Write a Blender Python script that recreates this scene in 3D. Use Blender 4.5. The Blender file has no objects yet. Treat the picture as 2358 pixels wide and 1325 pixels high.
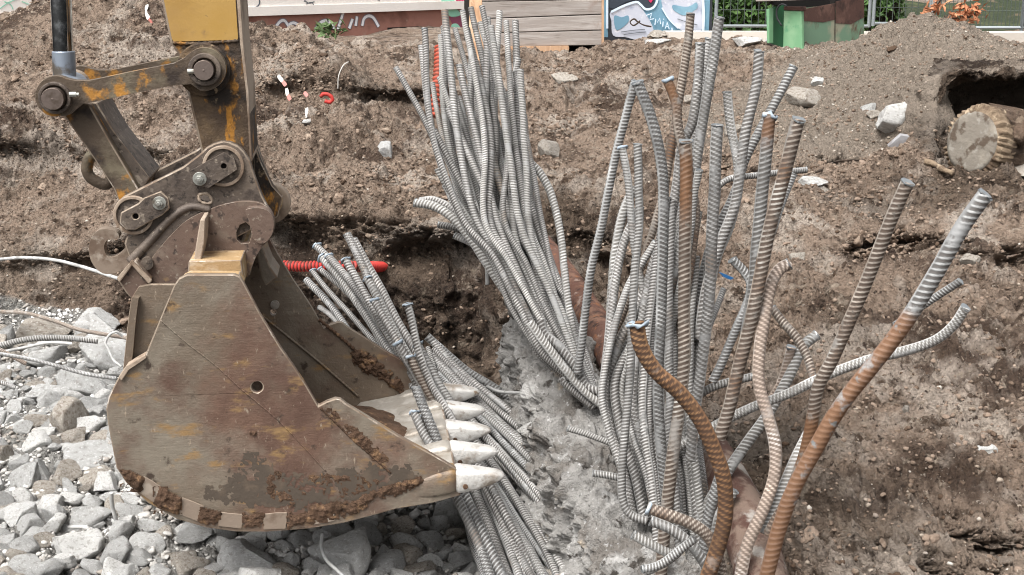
import bpy, bmesh, math, random
import numpy as np
from mathutils import Vector

random.seed(7)
rng = np.random.default_rng(7)
S = bpy.context.scene
COL = S.collection

# ------------------------------------------------------------------ camera, sky, sun, exposure
FPX, CX, CY, TILT, CAMZ = 3000.0, 1179.0, 662.5, math.radians(14.14), 2.2
cam_d = bpy.data.cameras.new("camera")
cam = bpy.data.objects.new("camera", cam_d)
COL.objects.link(cam)
cam.location = (0, 0, CAMZ)
cam.rotation_euler = (math.pi / 2 - TILT, 0, 0)
cam_d.sensor_width = 36.0
cam_d.lens = 36.0 * FPX / 2358.0
cam_d.clip_end = 500
S.camera = cam

SUN_EL, SUN_AZ = math.radians(60), math.radians(-145)      # azimuth measured from +Y towards +X
w = bpy.data.worlds.new("World")
S.world = w
w.use_nodes = True
nt = w.node_tree
bg = nt.nodes["Background"]
sky = nt.nodes.new("ShaderNodeTexSky")
sky.sky_type = 'NISHITA'
sky.sun_disc = False
sky.sun_elevation = SUN_EL
sky.sun_rotation = SUN_AZ
sky.air_density = 1.0
sky.dust_density = 6.0
sky.ozone_density = 1.0
hs = nt.nodes.new("ShaderNodeHueSaturation")                # cloud cover: the sky's colour greyed
hs.inputs["Saturation"].default_value = 0.12
nt.links.new(sky.outputs[0], hs.inputs["Color"])
nt.links.new(hs.outputs[0], bg.inputs[0])
bg.inputs[1].default_value = 0.145
sun_d = bpy.data.lights.new("sun", 'SUN')
sun_d.energy = 2.5
sun_d.angle = math.radians(34)
sun_d.color = (1.0, 0.975, 0.94)
sun = bpy.data.objects.new("sun", sun_d)
COL.objects.link(sun)
sv = Vector((math.sin(SUN_AZ) * math.cos(SUN_EL), math.cos(SUN_AZ) * math.cos(SUN_EL), math.sin(SUN_EL)))
sun.rotation_euler = sv.to_track_quat('Z', 'Y').to_euler()
sun.location = (0, 0, 20)
S.view_settings.view_transform = 'Standard'
S.view_settings.look = 'None'
S.view_settings.exposure = EXPO = .84
S.view_settings.gamma = 1
S.cycles.max_bounces = 5
S.cycles.use_denoising = True
S.cycles.filter_width = 1.1

# ------------------------------------------------------------------ picture-to-place helpers
ct, st = math.cos(TILT), math.sin(TILT)
def ray(px, py):
    a, b = (px - CX) / FPX, (py - CY) / FPX
    return np.array([a, ct - b * st, -st - b * ct])
def at(px, py, Y):
    d = ray(px, py)
    return np.array([0, 0, CAMZ]) + d * (Y / d[1])
def proj(P):
    P = np.asarray(P, float); r = P - np.array([0, 0, CAMZ])
    f = r[..., 1] * ct - r[..., 2] * st; u = r[..., 1] * st + r[..., 2] * ct
    return CX + FPX * r[..., 0] / f, CY - FPX * u / f

# the bucket stands square to this depth axis; its near side plate lies 4.3 m down it
_d = ray(805, -93); WAX = np.array([_d[0], _d[1], 0]); WAX /= np.linalg.norm(WAX)
UAX = np.array([WAX[1], -WAX[0], 0.0])
DNEAR = 4.3
def onp(px, py, w):
    d = ray(px, py)
    return np.array([0, 0, CAMZ]) + d * ((DNEAR + w) / d.dot(WAX))

# ------------------------------------------------------------------ noise
_perm = rng.permutation(256).astype(np.int64); _perm = np.concatenate([_perm, _perm, _perm])
_g = rng.normal(size=(256, 3)); _g /= np.linalg.norm(_g, axis=1)[:, None]; _g = _g.astype(np.float32)
def perlin(p):
    p = np.asarray(p, np.float32)
    i = np.floor(p).astype(np.int64); f = p - i; i &= 255
    u = f * f * f * (f * (f * 6 - 15) + 10)
    def gr(dx, dy, dz):
        h = _perm[_perm[_perm[i[..., 0] + dx] + i[..., 1] + dy] + i[..., 2] + dz] & 255
        g = _g[h]
        return g[..., 0] * (f[..., 0] - dx) + g[..., 1] * (f[..., 1] - dy) + g[..., 2] * (f[..., 2] - dz)
    def lerp(a, b, t): return a + (b - a) * t
    x00 = lerp(gr(0, 0, 0), gr(1, 0, 0), u[..., 0]); x10 = lerp(gr(0, 1, 0), gr(1, 1, 0), u[..., 0])
    x01 = lerp(gr(0, 0, 1), gr(1, 0, 1), u[..., 0]); x11 = lerp(gr(0, 1, 1), gr(1, 1, 1), u[..., 0])
    return lerp(lerp(x00, x10, u[..., 1]), lerp(x01, x11, u[..., 1]), u[..., 2])
def sstep(a, b, x):
    t = np.clip((x - a) / (b - a), 0, 1); return t * t * (3 - 2 * t)

# ------------------------------------------------------------------ object helpers
def mesh_from(name, V, F, smooth=True):
    """V n x 3 array; F: array m x k of one face size, or a list of lists"""
    me = bpy.data.meshes.new(name)
    V = np.asarray(V, np.float32)
    if isinstance(F, np.ndarray):
        m, k = F.shape
        me.vertices.add(len(V)); me.vertices.foreach_set("co", V.ravel())
        me.loops.add(m * k); me.loops.foreach_set("vertex_index", F.ravel().astype(np.int32))
        me.polygons.add(m); me.polygons.foreach_set("loop_start", np.arange(0, m * k, k, dtype=np.int32))
        me.polygons.foreach_set("use_smooth", np.full(m, smooth))
        me.update(calc_edges=True)
    else:
        me.from_pydata([tuple(map(float, v)) for v in V], [], F)
        me.polygons.foreach_set("use_smooth", [smooth] * len(me.polygons))
    return me
def attr(me, name, vals):
    a = me.attributes.new(name, 'FLOAT', 'POINT'); a.data.foreach_set("value", np.asarray(vals, np.float32))
def tag(o, label=None, cat=None, group=None, kind=None):
    for k, v in (("label", label), ("category", cat), ("group", group), ("kind", kind)):
        if v: o[k] = v
    return o
ORI = {}
def empty(name, loc, label, cat, group=None):
    o = bpy.data.objects.new(name, None); COL.objects.link(o)
    o.location = tuple(loc); o.empty_display_size = 0.1; ORI[o.name] = np.array(loc, float)
    return tag(o, label, cat, group)
def put(name, V, F, m, parent=None, smooth=True, label=None, cat=None, group=None, kind=None, attrs=None, bevel=0, seg=2):
    """V in world coordinates. A top-level mesh gets its origin at its base; a child shares its thing's origin."""
    V = np.asarray(V, float)
    if parent is not None: org = ORI[parent.name]
    elif kind == 'structure': org = np.zeros(3)
    else: org = np.array([V[:, 0].mean(), V[:, 1].mean(), V[:, 2].min()])
    me = mesh_from(name, V - org, F, smooth)
    for k, v in (attrs or {}).items(): attr(me, k, v)
    me.materials.append(m)
    o = bpy.data.objects.new(name, me); COL.objects.link(o)
    ORI[o.name] = org
    if parent is not None: o.parent = parent
    else: o.location = tuple(org)
    if bevel:
        b = o.modifiers.new("bevel", 'BEVEL'); b.width = bevel; b.segments = seg; b.limit_method = 'ANGLE'; b.angle_limit = 0.6
        try: b.harden_normals = False
        except Exception: pass
    return tag(o, label, cat, group, kind)
class MB:
    """collects simple shapes into one mesh"""
    def __init__(s): s.V = []; s.F = []
    def add(s, V, F):
        n = len(s.V); s.V += [np.array(v, float) for v in V]; s.F += [[i + n for i in f] for f in F]; return s
    def box(s, c, h, ax=None):
        ax = np.eye(3) if ax is None else np.array(ax); c = np.array(c, float)
        V = [c + ax[0] * h[0] * i + ax[1] * h[1] * j + ax[2] * h[2] * k for i in (-1, 1) for j in (-1, 1) for k in (-1, 1)]
        return s.add(V, [[0, 1, 3, 2], [4, 6, 7, 5], [0, 4, 5, 1], [2, 3, 7, 6], [0, 2, 6, 4], [1, 5, 7, 3]])
    def prism(s, loop, d):
        """closed loop of world points pushed along the vector d"""
        loop = [np.array(p, float) for p in loop]; n = len(loop); d = np.array(d, float)
        a = np.zeros(3)
        for i in range(n): a += np.cross(loop[i], loop[(i + 1) % n])
        if a.dot(d) > 0: loop = loop[::-1]
        V = loop + [p + d for p in loop]
        return s.add(V, [list(range(n)), list(range(2 * n - 1, n - 1, -1))] + [[(i + 1) % n, i, n + i, n + (i + 1) % n] for i in range(n)])
    def ring(s, c, axis, r0, r1, t, n=28):
        """flat ring (washer) or, with r0 = 0, a disc; starts at c and runs t along axis"""
        axis = np.array(axis, float); axis /= np.linalg.norm(axis); c = np.array(c, float)
        e = np.cross(axis, [0, 0, 1.0]); e = e if np.linalg.norm(e) > .1 else np.array([1., 0, 0]); e /= np.linalg.norm(e); g = np.cross(axis, e)
        an = [2 * math.pi * i / n for i in range(n)]
        L = lambda r, h: [c + axis * h + (e * math.cos(x) + g * math.sin(x)) * r for x in an]
        if r0 <= 0:
            return s.add(L(r1, 0) + L(r1, t), [list(range(n))[::-1], list(range(n, 2 * n))] + [[i, (i + 1) % n, n + (i + 1) % n, n + i] for i in range(n)])
        V = L(r0, 0) + L(r1, 0) + L(r0, t) + L(r1, t); F = []
        for i in range(n):
            j = (i + 1) % n
            F += [[i, j, n + j, n + i][::1], [2 * n + i, 3 * n + i, 3 * n + j, 2 * n + j], [n + i, n + j, 3 * n + j, 3 * n + i], [j, i, 2 * n + i, 2 * n + j]]
        return s.add(V, F)
    def put(s, name, m, parent=None, smooth=False, **k):
        return put(name, np.array(s.V), s.F, m, parent, smooth, **k)
def crom(P, step):
    """Catmull-Rom through P, resampled at an even step"""
    P = np.asarray(P, float)
    if len(P) == 2: P = np.array([P[0], (P[0] + P[1]) / 2, P[1]])
    Q = np.vstack([2 * P[0] - P[1], P, 2 * P[-1] - P[-2]]); out = []
    for i in range(1, len(Q) - 2):
        t = np.linspace(0, 1, 24, endpoint=False)[:, None]
        a, b, c, d = Q[i - 1], Q[i], Q[i + 1], Q[i + 2]
        out.append(.5 * (2 * b + (c - a) * t + (2 * a - 5 * b + 4 * c - d) * t ** 2 + (-a + 3 * b - 3 * c + d) * t ** 3))
    out = np.vstack(out + [P[-1:]])
    L = np.concatenate([[0], np.cumsum(np.linalg.norm(np.diff(out, axis=0), axis=1))])
    n = max(4, int(L[-1] / step)); s = np.linspace(0, L[-1], n)
    return np.stack([np.interp(s, L, out[:, k]) for k in range(3)], 1), s
def frames(C):
    T = np.gradient(C, axis=0); T /= np.linalg.norm(T, axis=1)[:, None] + 1e-9
    N = np.zeros_like(T); n = np.cross(T[0], [0.3, 1.0, 0.1]); n /= np.linalg.norm(n)
    for i in range(len(T)):
        n = n - T[i] * n.dot(T[i]); n /= np.linalg.norm(n) + 1e-9; N[i] = n
    return T, N, np.cross(T, N)
def sweep(C, R, m=8, ref=None):
    """tube mesh along C with a per-ring, per-vertex radius R (n x m) and closed ends"""
    n = len(C); T, N, B = frames(C)
    if ref is not None:
        X_ = np.cross(T, ref); l_ = np.linalg.norm(X_, axis=1)
        if l_.min() > .3: N = X_ / l_[:, None]; B = np.cross(T, N)
    ph = np.arange(m) * 2 * math.pi / m
    R = np.broadcast_to(np.asarray(R, float).reshape(-1, 1) if np.ndim(R) == 1 else R, (n, m))
    V = C[:, None] + R[..., None] * (N[:, None] * np.cos(ph)[None, :, None] + B[:, None] * np.sin(ph)[None, :, None])
    V = V.reshape(-1, 3)
    i = np.arange(n - 1)[:, None] * m; j = np.arange(m)[None]; k = (j + 1) % m
    F = np.stack([i + j, i + k, i + m + k, i + m + j], -1).reshape(-1, 4)
    V = np.vstack([V, C[:1], C[-1:]])
    c0, c1 = n * m, n * m + 1
    j = np.arange(m); k = (j + 1) % m
    # end caps as quads sharing the centre (degenerate-free: pairs of triangles joined)
    caps = [[c0, int(k[a + 1]), int(j[a + 1]), int(j[a])] for a in range(0, m, 2)] + [[c1, (n - 1) * m + int(j[a]), (n - 1) * m + int(j[a + 1]), (n - 1) * m + int(k[a + 1])] for a in range(0, m, 2)]
    return V, np.vstack([F, np.array(caps)])

# ------------------------------------------------------------------ materials
def mat(name, base, layers=(), rough=0.85, metal=0.0, bump=(), rnd=0.0, vary=None, attrs=(), spec=0.3, rough_layers=(), post=()):
    """base colour + noise layers (colour, scale, low, high[, stretch xyz]) + bumps (kind, scale, strength, distance); attrs: (attribute, colour, low, high)"""
    m = bpy.data.materials.new(name); m.use_nodes = True
    t = m.node_tree; N = t.nodes; L = t.links; b = N["Principled BSDF"]
    b.inputs["Roughness"].default_value = rough; b.inputs["Metallic"].default_value = metal
    b.inputs["Specular IOR Level"].default_value = spec
    tc = N.new("ShaderNodeTexCoord"); vec = tc.outputs["Object"]
    oi = N.new("ShaderNodeObjectInfo")
    ad = N.new("ShaderNodeVectorMath"); ad.operation = 'MULTIPLY_ADD'
    cb = N.new("ShaderNodeCombineXYZ")
    for k in range(3): L.new(oi.outputs["Random"], cb.inputs[k])
    L.new(cb.outputs[0], ad.inputs[0]); ad.inputs[1].default_value = (37, 53, 71) if rnd else (0, 0, 0)
    L.new(vec, ad.inputs[2]); vec = ad.outputs[0]
    def mix(a, bcol, f):
        x = N.new("ShaderNodeMix"); x.data_type = 'RGBA'; x.clamp_factor = True
        if hasattr(f, "links"): L.new(f, x.inputs[0])
        else: x.inputs[0].default_value = f
        for s_, v in ((6, a), (7, bcol)):
            if hasattr(v, "links"): L.new(v, x.inputs[s_])
            else: x.inputs[s_].default_value = (*v, 1)
        return x.outputs[2]
    def rngmap(src, lo, hi, a=0.0, c=1.0):
        r = N.new("ShaderNodeMapRange"); r.interpolation_type = 'SMOOTHSTEP'
        L.new(src, r.inputs[0]); r.inputs[1].default_value = lo; r.inputs[2].default_value = hi
        r.inputs[3].default_value = a; r.inputs[4].default_value = c; return r.outputs[0]
    def noise(scale, stretch=None, detail=6, rough_=.6, off=0):
        mp = N.new("ShaderNodeMapping"); mp.inputs["Scale"].default_value = stretch or (1, 1, 1); mp.inputs["Location"].default_value = (off, off * .7, -off)
        L.new(vec, mp.inputs[0])
        n = N.new("ShaderNodeTexNoise"); n.inputs["Scale"].default_value = scale; n.inputs["Detail"].default_value = detail; n.inputs["Roughness"].default_value = rough_
        L.new(mp.outputs[0], n.inputs["Vector"]); return n.outputs["Fac"]
    col = base
    for i, ly in enumerate(layers):
        c, sc, lo, hi = ly[:4]; stt = ly[4] if len(ly) > 4 else None
        col = mix(col, c, rngmap(noise(sc, stt, off=3.1 * i + 1), lo, hi))
    for (an, c, lo, hi) in attrs:
        a = N.new("ShaderNodeAttribute"); a.attribute_name = an
        if isinstance(c, float):                             # damp soil and painted shade: the same colour, darker
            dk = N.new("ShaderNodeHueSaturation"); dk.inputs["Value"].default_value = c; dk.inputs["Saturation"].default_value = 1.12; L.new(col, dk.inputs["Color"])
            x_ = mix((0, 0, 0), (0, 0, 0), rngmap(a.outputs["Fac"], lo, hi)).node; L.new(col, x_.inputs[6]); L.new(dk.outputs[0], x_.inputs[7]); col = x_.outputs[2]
        else: col = mix(col, c, rngmap(a.outputs["Fac"], lo, hi))
    for i, (c, sc, lo, hi) in enumerate(post): col = mix(col, c, rngmap(noise(sc, off=21 + 3 * i), lo, hi))
    if vary:
        h = N.new("ShaderNodeHueSaturation"); v = rngmap(oi.outputs["Random"], 0, 1, 1 - vary, 1 + vary)
        v.node.interpolation_type = 'LINEAR'
        L.new(v, h.inputs["Value"])
        if hasattr(col, "links"): L.new(col, h.inputs["Color"])
        else: h.inputs["Color"].default_value = (*col, 1)
        col = h.outputs[0]
    if hasattr(col, "links"): L.new(col, b.inputs["Base Color"])
    else: b.inputs["Base Color"].default_value = (*col, 1)
    if rough_layers:
        sc, lo, hi, a, c = rough_layers
        L.new(rngmap(noise(sc, off=9), lo, hi, a, c), b.inputs["Roughness"])
    nrm = None
    for i, bp in enumerate(bump):
        kind, sc, stg, dist = bp[:4]
        if kind == 'n': h = noise(sc, bp[4] if len(bp) > 4 else None, 8, .65, off=5 + i)
        else:
            vo = N.new("ShaderNodeTexVoronoi"); vo.inputs["Scale"].default_value = sc
            if kind == 'e': vo.feature = 'DISTANCE_TO_EDGE'
            dn = N.new("ShaderNodeTexNoise"); dn.inputs["Scale"].default_value = sc * .8; L.new(vec, dn.inputs["Vector"])
            mx = N.new("ShaderNodeMix"); mx.data_type = 'VECTOR'; mx.inputs[0].default_value = .12; L.new(vec, mx.inputs[4]); L.new(dn.outputs["Color"], mx.inputs[5])
            L.new(mx.outputs[1], vo.inputs["Vector"])
            h = rngmap(vo.outputs["Distance"], 0, .25 if kind == 'e' else .9, 0 if kind == 'e' else 1, 1 if kind == 'e' else 0)
        bn = N.new("ShaderNodeBump"); bn.inputs["Strength"].default_value = stg; bn.inputs["Distance"].default_value = dist
        L.new(h, bn.inputs["Height"])
        if nrm is not None: L.new(nrm, bn.inputs["Normal"])
        nrm = bn.outputs[0]
    if nrm is not None: L.new(nrm, b.inputs["Normal"])
    return m

EARTH_A, EARTH_B, EARTH_C = (.285, .212, .160), (.085, .056, .040), (.43, .36, .30)
M = {}
M['earth'] = mat("earth", EARTH_A, [(EARTH_B, 1.3, .50, .60), (EARTH_C, 2.1, .50, .62), ((.085, .056, .038), 9, .5, .66), ((.34, .275, .215), 16, .56, .68), ((.045, .028, .02), 34, .57, .68), ((.42, .36, .30), 60, .62, .70)],
                 rough=.95, bump=[('n', 14, 1, .07), ('v', 30, .9, .04), ('n', 60, 1, .03)],
                 attrs=[("moist_shade", .42, .1, .9), ("gravel", (.26, .215, .172), .2, 1.1), ("grey", (.30, .288, .268), .3, .7)])
M['clod'] = mat("soil_clod", (.245, .182, .138), [((.075, .047, .03), 5, .45, .62), ((.30, .24, .185), 11, .55, .68)], rough=.95, bump=[('n', 40, 1, .02)], rnd=1)
M['pebble'] = mat("pebble", (.27, .225, .18), [((.42, .385, .34), 3.1, .54, .6), ((.16, .13, .11), 4.3, .54, .62)], rough=.8, bump=[('n', 60, .5, .005)])
M['concrete'] = mat("broken_concrete", (.50, .495, .48), [((.33, .315, .295), 4, .48, .70), ((.66, .66, .65), 9, .52, .68), ((.17, .16, .15), 30, .60, .70), ((.72, .71, .69), 50, .62, .72)], rough=.92, bump=[('n', 18, .8, .03), ('v', 55, .5, .012), ('n', 90, .8, .008)], rnd=1, vary=.22)
M['concrete_warm'] = mat("dusty_concrete", (.42, .38, .33), [((.24, .20, .165), 5, .45, .66), ((.6, .57, .53), 10, .54, .68)], rough=.92, bump=[('n', 18, .8, .03), ('v', 55, .5, .012), ('n', 90, .8, .008)], rnd=1, vary=.2)
M['concrete_white'] = mat("pale_concrete", (.70, .69, .665), [((.45, .43, .40), 6, .48, .68), ((.8, .79, .77), 14, .54, .68)], rough=.9, bump=[('n', 22, .8, .03), ('n', 90, .8, .008)], rnd=1, vary=.12)
# ------------------------------------------------------------------ ground
CP = []
for x in np.linspace(-5, .1, 9):
    for y in (1, 2.5, 4, 5.2, 6.3): CP.append((x * max(1, y / 4), y, 0.02 * math.sin(x * 3 + y) - (.20 if x > -.1 and y > 4.5 else 0)))
for x, y in ((-.1, 5.7), (-.3, 6.7), (-1.0, 6.9), (-1.8, 7.2), (-2.6, 7.4)): CP.append((x, y, -.04))
for px, py, Y in [
    (-300, 735, 7.8), (0, 735, 7.85), (290, 750, 7.75), (480, 780, 7.6), (650, 815, 7.5), (900, 875, 7.3), (1100, 885, 7.2), (1180, 900, 6.95),
    (0, 640, 8.05), (0, 500, 8.5), (150, 560, 8.3), (150, 400, 9.0), (300, 500, 8.3), (300, 640, 7.95), (450, 480, 8.1), (150, 300, 9.6), (0, 300, 9.5), (-300, 400, 9), (-300, 100, 11),
    (100, 150, 10.8), (0, 75, 11.6), (-200, 95, 12), (60, 45, 12.0), (130, 20, 12.0), (250, 60, 11.2), (380, 90, 10.9), (200, -45, 12.4), (350, -60, 12.4), (500, 60, 11.6), (560, 90, 11.2),
    (560, 300, 9.2), (450, 300, 9.3), (380, 200, 10), (560, 180, 10.2),
    (640, 700, 7.65), (640, 540, 7.82), (640, 462, 7.95), (760, 700, 7.55), (760, 560, 7.7), (760, 478, 7.85), (900, 740, 7.42), (900, 600, 7.56), (900, 492, 7.75), (1020, 760, 7.32), (1020, 610, 7.46), (1020, 500, 7.65), (1130, 760, 7.2), (1140, 600, 7.38), (1150, 470, 7.6),
    (650, 360, 8.7), (760, 380, 8.5), (900, 370, 8.6), (1050, 380, 8.5), (800, 300, 9.1), (950, 285, 9.25), (1010, 275, 9.4), (1100, 300, 9.2),
    (650, 225, 9.9), (780, 200, 9.95), (900, 262, 9.7), (1000, 262, 9.75), (660, 158, 10.15), (780, 155, 10.2), (880, 180, 10.3), (1000, 190, 10.3),
    (620, 140, 11), (720, 138, 11.2), (860, 134, 11.4), (1000, 132, 11.4), (600, 134, 12), (700, 128, 12.3), (850, 122, 12.4), (930, 124, 12.6), (1030, 124, 13),
    (1150, 190, 11), (1250, 250, 10), (1200, 150, 12), (1300, 180, 11.2), (1200, 142, 13), (1300, 136, 13), (1420, 112, 13.2), (1520, 108, 12.8), (1700, 112, 12.8), (1800, 118, 12.2),
    (1420, 160, 11.4), (1600, 150, 11.6), (1400, 230, 10.3), (1600, 250, 9.9), (1780, 180, 11), (1850, 140, 11.7), (1925, 138, 11.5), (1985, 92, 11.3), (2040, 58, 11.3), (2110, 40, 11.3), (2190, 52, 11.3), (2280, 94, 11.4), (2358, 118, 11.3), (2500, 120, 11.5),
    (1800, 300, 9.2), (2000, 190, 10.3), (1950, 300, 9.3), (2080, 250, 9.6), (2060, 340, 8.7), (2200, 130, 10), (2358, 140, 10.2), (2600, 160, 10),
    (1250, 330, 9.0), (1400, 350, 8.8), (1600, 380, 8.4), (1270, 430, 7.9), (1400, 450, 7.6), (1550, 480, 7.3), (1800, 420, 7.8),
    (1260, 560, 7.2), (1330, 660, 6.75), (1390, 560, 6.9), (1450, 600, 6.4), (1380, 740, 6.3), (1450, 850, 5.7), (1420, 930, 5.3), (1600, 640, 6.2), (1600, 760, 5.8), (1600, 880, 5.3),
    (1700, 520, 6.9), (1700, 620, 6.3), (1800, 700, 5.9), (1800, 820, 5.4), (1700, 900, 5.2), (1650, 1000, 4.9), (1720, 1100, 4.5), (1780, 1230, 3.98), (1770, 1380, 3.7), (1600, 1200, 4.3), (1600, 1400, 3.8),
    (1860, 960, 4.75), (1880, 1100, 4.25), (1900, 1250, 3.85), (1850, 1400, 3.6), (1950, 900, 4.95),
    (2000, 450, 7.4), (2000, 600, 6.45), (2100, 700, 5.8), (2100, 900, 4.85), (2100, 1100, 4.15), (2000, 1325, 3.65), (2200, 1325, 3.6), (2200, 1200, 3.9), (2358, 1325, 3.55), (2358, 1150, 4.0), (2358, 1000, 4.5), (2358, 800, 5.3), (2358, 600, 6.4), (2358, 470, 7.3), (2600, 600, 6.4), (2600, 1000, 4.5), (2700, 1325, 3.5),
    (2080, 420, 7.8), (2250, 420, 7.75), (2400, 425, 7.75), (2185, 176, 8.75), (2250, 168, 8.75), (2330, 168, 8.75), (2420, 168, 8.75), (2520, 170, 8.75), (2140, 215, 8.8), (2135, 300, 8.5), (2120, 380, 8.1)]:
    p = at(px, py, Y); CP.append(tuple(p))
for x, y, z in [(-8, 5, 0), (-9, 9, .9), (-9, 13, 1.6), (6, 3, .6), (6, 5, .65), (7, 9, 1.1), (8, 12, 1.4), (1.5, 1, .5), (3, 1, .6), (0.9, 2.5, .35), (2, 2.5, .5),
                (-6, 15, 1.25), (-3, 15, 1.22), (0, 15, 1.2), (3, 15, 1.22), (6, 15, 1.2), (-7, 18, 1.2), (-3, 18, 1.2), (0, 18, 1.2), (4, 18, 1.2), (8, 18, 1.15), (-10, 25, 1.1), (0, 25, 1.1), (10, 25, 1.1), (-15, 60, 1.1), (0, 60, 1.1), (15, 60, 1.1), (-30, 80, 1.1), (30, 80, 1.1)]:
    CP.append((x, y, z))
CP = np.array(CP)
_K = -np.linalg.norm(CP[:, None, :2] - CP[None, :, :2], axis=2)
_K = -np.sqrt(_K ** 2 + .06 ** 2) - np.eye(len(CP)) * .02
_A = np.block([[_K, np.ones((len(CP), 1))], [np.ones((1, len(CP))), np.zeros((1, 1))]])
_c = np.linalg.solve(_A, np.append(CP[:, 2], 0))
def zraw(x, y):
    x = np.asarray(x, np.float32); y = np.asarray(y, np.float32)
    z = np.full(x.shape, _c[-1], np.float32)
    for (cx, cy, _), c in zip(CP, _c[:-1]): z -= np.float32(c) * np.sqrt((x - np.float32(cx)) ** 2 + (y - np.float32(cy)) ** 2 + np.float32(.0036))
    return z
def zbase(x, y):
    z = zraw(x, y)                        # hollow dug into the bank round the buried pile head
    q = at(2330, 400, 8.3)
    g = sstep(-.13, -.03, x - .336 * y) * sstep(7.75, 7.9, y) * (1 - sstep(9.8, 10.0, y)) * (1 - sstep(2.2, 2.5, x - q[0]))
    return z * (1 - g) + (.93 - .1 * sstep(8, 9, y)) * g
NU, NR = 1200, 1450
uu = np.concatenate([np.linspace(-.9, -.46, 50, endpoint=False), np.linspace(-.46, .46, NU - 100), np.linspace(.46, .9, 51)[1:]])
yf = np.exp(np.linspace(math.log(1.5), math.log(80), 1500))
X = uu[:, None] * yf[None]; Yg = np.broadcast_to(yf[None], X.shape)
Z = zbase(X[::6], Yg[::6])
v = (CAMZ - Z) / yf[None]
ds = np.abs(np.diff(v, axis=1)) + .42 * np.sqrt(np.diff(yf)[None] ** 2 + np.diff(Z, axis=1) ** 2) / yf[None, 1:]
ds = np.where(yf[None, 1:] < 3.2, ds * .15, ds); ds = np.where(yf[None, 1:] > 14, ds * .25, ds)
s = np.concatenate([np.zeros((len(Z), 1)), np.cumsum(ds, 1)], 1); s /= s[:, -1:]
k = np.exp(-.5 * (np.arange(-12, 13) / 5.) ** 2); k /= k.sum()
rows = np.stack([np.interp(np.linspace(0, 1, NR), s[i], yf) for i in range(len(Z))])
rows = np.apply_along_axis(lambda a: np.convolve(np.pad(a, 12, 'edge'), k, 'valid'), 0, rows)
ci = np.arange(0, len(uu), 6)
Yr = np.stack([np.interp(np.arange(len(uu)), ci, rows[:, j]) for j in range(NR)], 1)
Xr = uu[:, None] * Yr
Zr = zbase(Xr, Yr)
G = np.stack([Xr, Yr, Zr], -1).astype(np.float32)
def gnormal(G):
    n = np.cross(np.gradient(G, axis=0), np.gradient(G, axis=1)); n /= np.linalg.norm(n, axis=2)[..., None] + 1e-9
    return n
Nn = gnormal(G)
gx, gy = proj(G)
# rubble floor: everything low on the near left
grey = (1 - sstep(.10, .22, Zr)) * (1 - sstep(6.75, 7.0, Yr + .35 * np.clip(Xr, -9, 0) * 1.0 + .1 * perlin(G * 3.) + .25 * sstep(-.6, 0, Xr))) * (1 - sstep(.5, .8, Xr))
gravel = sstep(.1, .35, perlin(G * .45 + 7) + .9 * np.exp(-((Xr - 4.2) ** 2 / 3 + (Yr - 10.3) ** 2 / 3)) + .5 * np.exp(-((Xr - 1.6) ** 2 / 2 + (Yr - 10.8) ** 2 / 2)) - .1)
flat = sstep(.05, .3, perlin(G * np.float32(.9) + 31))              # trodden, smoother patches
amp = (1 - .65 * flat) * (1 - .55 * gravel) * (1 - .5 * grey) * (1 - .9 * sstep(14, 17, Yr))
_sp = np.maximum(np.linalg.norm(np.gradient(G, axis=1), axis=2), np.linalg.norm(np.gradient(G, axis=0), axis=2))
fade = lambda f: sstep(1.6, 3.2, 1 / (f * _sp))      # leave out bumps finer than the sheet can carry
h = .17 * perlin(G * 1.3 + 3) * (1 - .6 * grey)
h += amp * (.22 * (np.abs(perlin(G * 3.1 + 11)) - .2) + .15 * (np.abs(perlin(G * 6.3 + 5)) - .2))
ridge = .105 * fade(12.5) * (np.abs(perlin(G * 12.5 + 1)) - .2) + .075 * fade(25) * (np.abs(perlin(G * 25 + 9)) - .2) + .050 * fade(52) * (np.abs(perlin(G * 52 + 2)) - .2) + .012 * fade(100) * perlin(G * 100 + 2)
h += ridge * (.5 + .5 * amp) * (1 - .8 * sstep(14, 17, Yr))
# cracks in the cut faces run level
steep = 1 - sstep(.45, .85, Nn[..., 2])
h += steep * .11 * (np.abs(perlin(G * np.array([3., 3., 9.], np.float32) + 20)) - .25)
h += .16 * perlin(G * .62 + 14) * (1 - .8 * grey) * (1 - sstep(8.5, 10.5, Yr) * .5)
G2 = G + Nn * h[..., None]
# undercut lips of the two cut banks
def lip(pts, hgt, out, inn, wy):
    E = np.array([at(*p) for p in pts]); ye = np.interp(Xr, E[:, 0], E[:, 1]); ze = np.interp(Xr, E[:, 0], E[:, 2]) - .03
    brk = .25 + .95 * sstep(-.22, .18, perlin(G * np.array([1.7, 1.7, .01], np.float32) + 90)); win = brk * sstep(E[0, 0] - .25, E[0, 0] + .1, Xr) * (1 - sstep(E[-1, 0] - .1, E[-1, 0] + .25, Xr)) * (1 - sstep(wy, wy * 1.4, np.abs(Yr - ye + .15)))
    zz = G2[..., 2] - ze + .05 * perlin(G * np.array([3., 3., .01], np.float32) + 8)
    G2[..., 1] += (win * (-out * np.exp(-(zz / .06) ** 2) * (1 + .8 * perlin(G * 4. + 60)) + inn * np.exp(-((zz + hgt) / (hgt * .55)) ** 2))).astype(np.float32)
lip([(560, 462, 8.0), (640, 462, 7.95), (760, 478, 7.85), (900, 492, 7.75), (1020, 500, 7.65), (1150, 470, 7.6)], .2, .17, .20, .7)
lip([(640, 158, 10.15), (780, 155, 10.2), (880, 180, 10.3), (1010, 190, 10.3)], .14, .10, .14, .5)
lip([(1840, 735, 5.95), (1950, 745, 5.85), (2060, 760, 5.75)], .10, .09, .10, .3)
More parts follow.
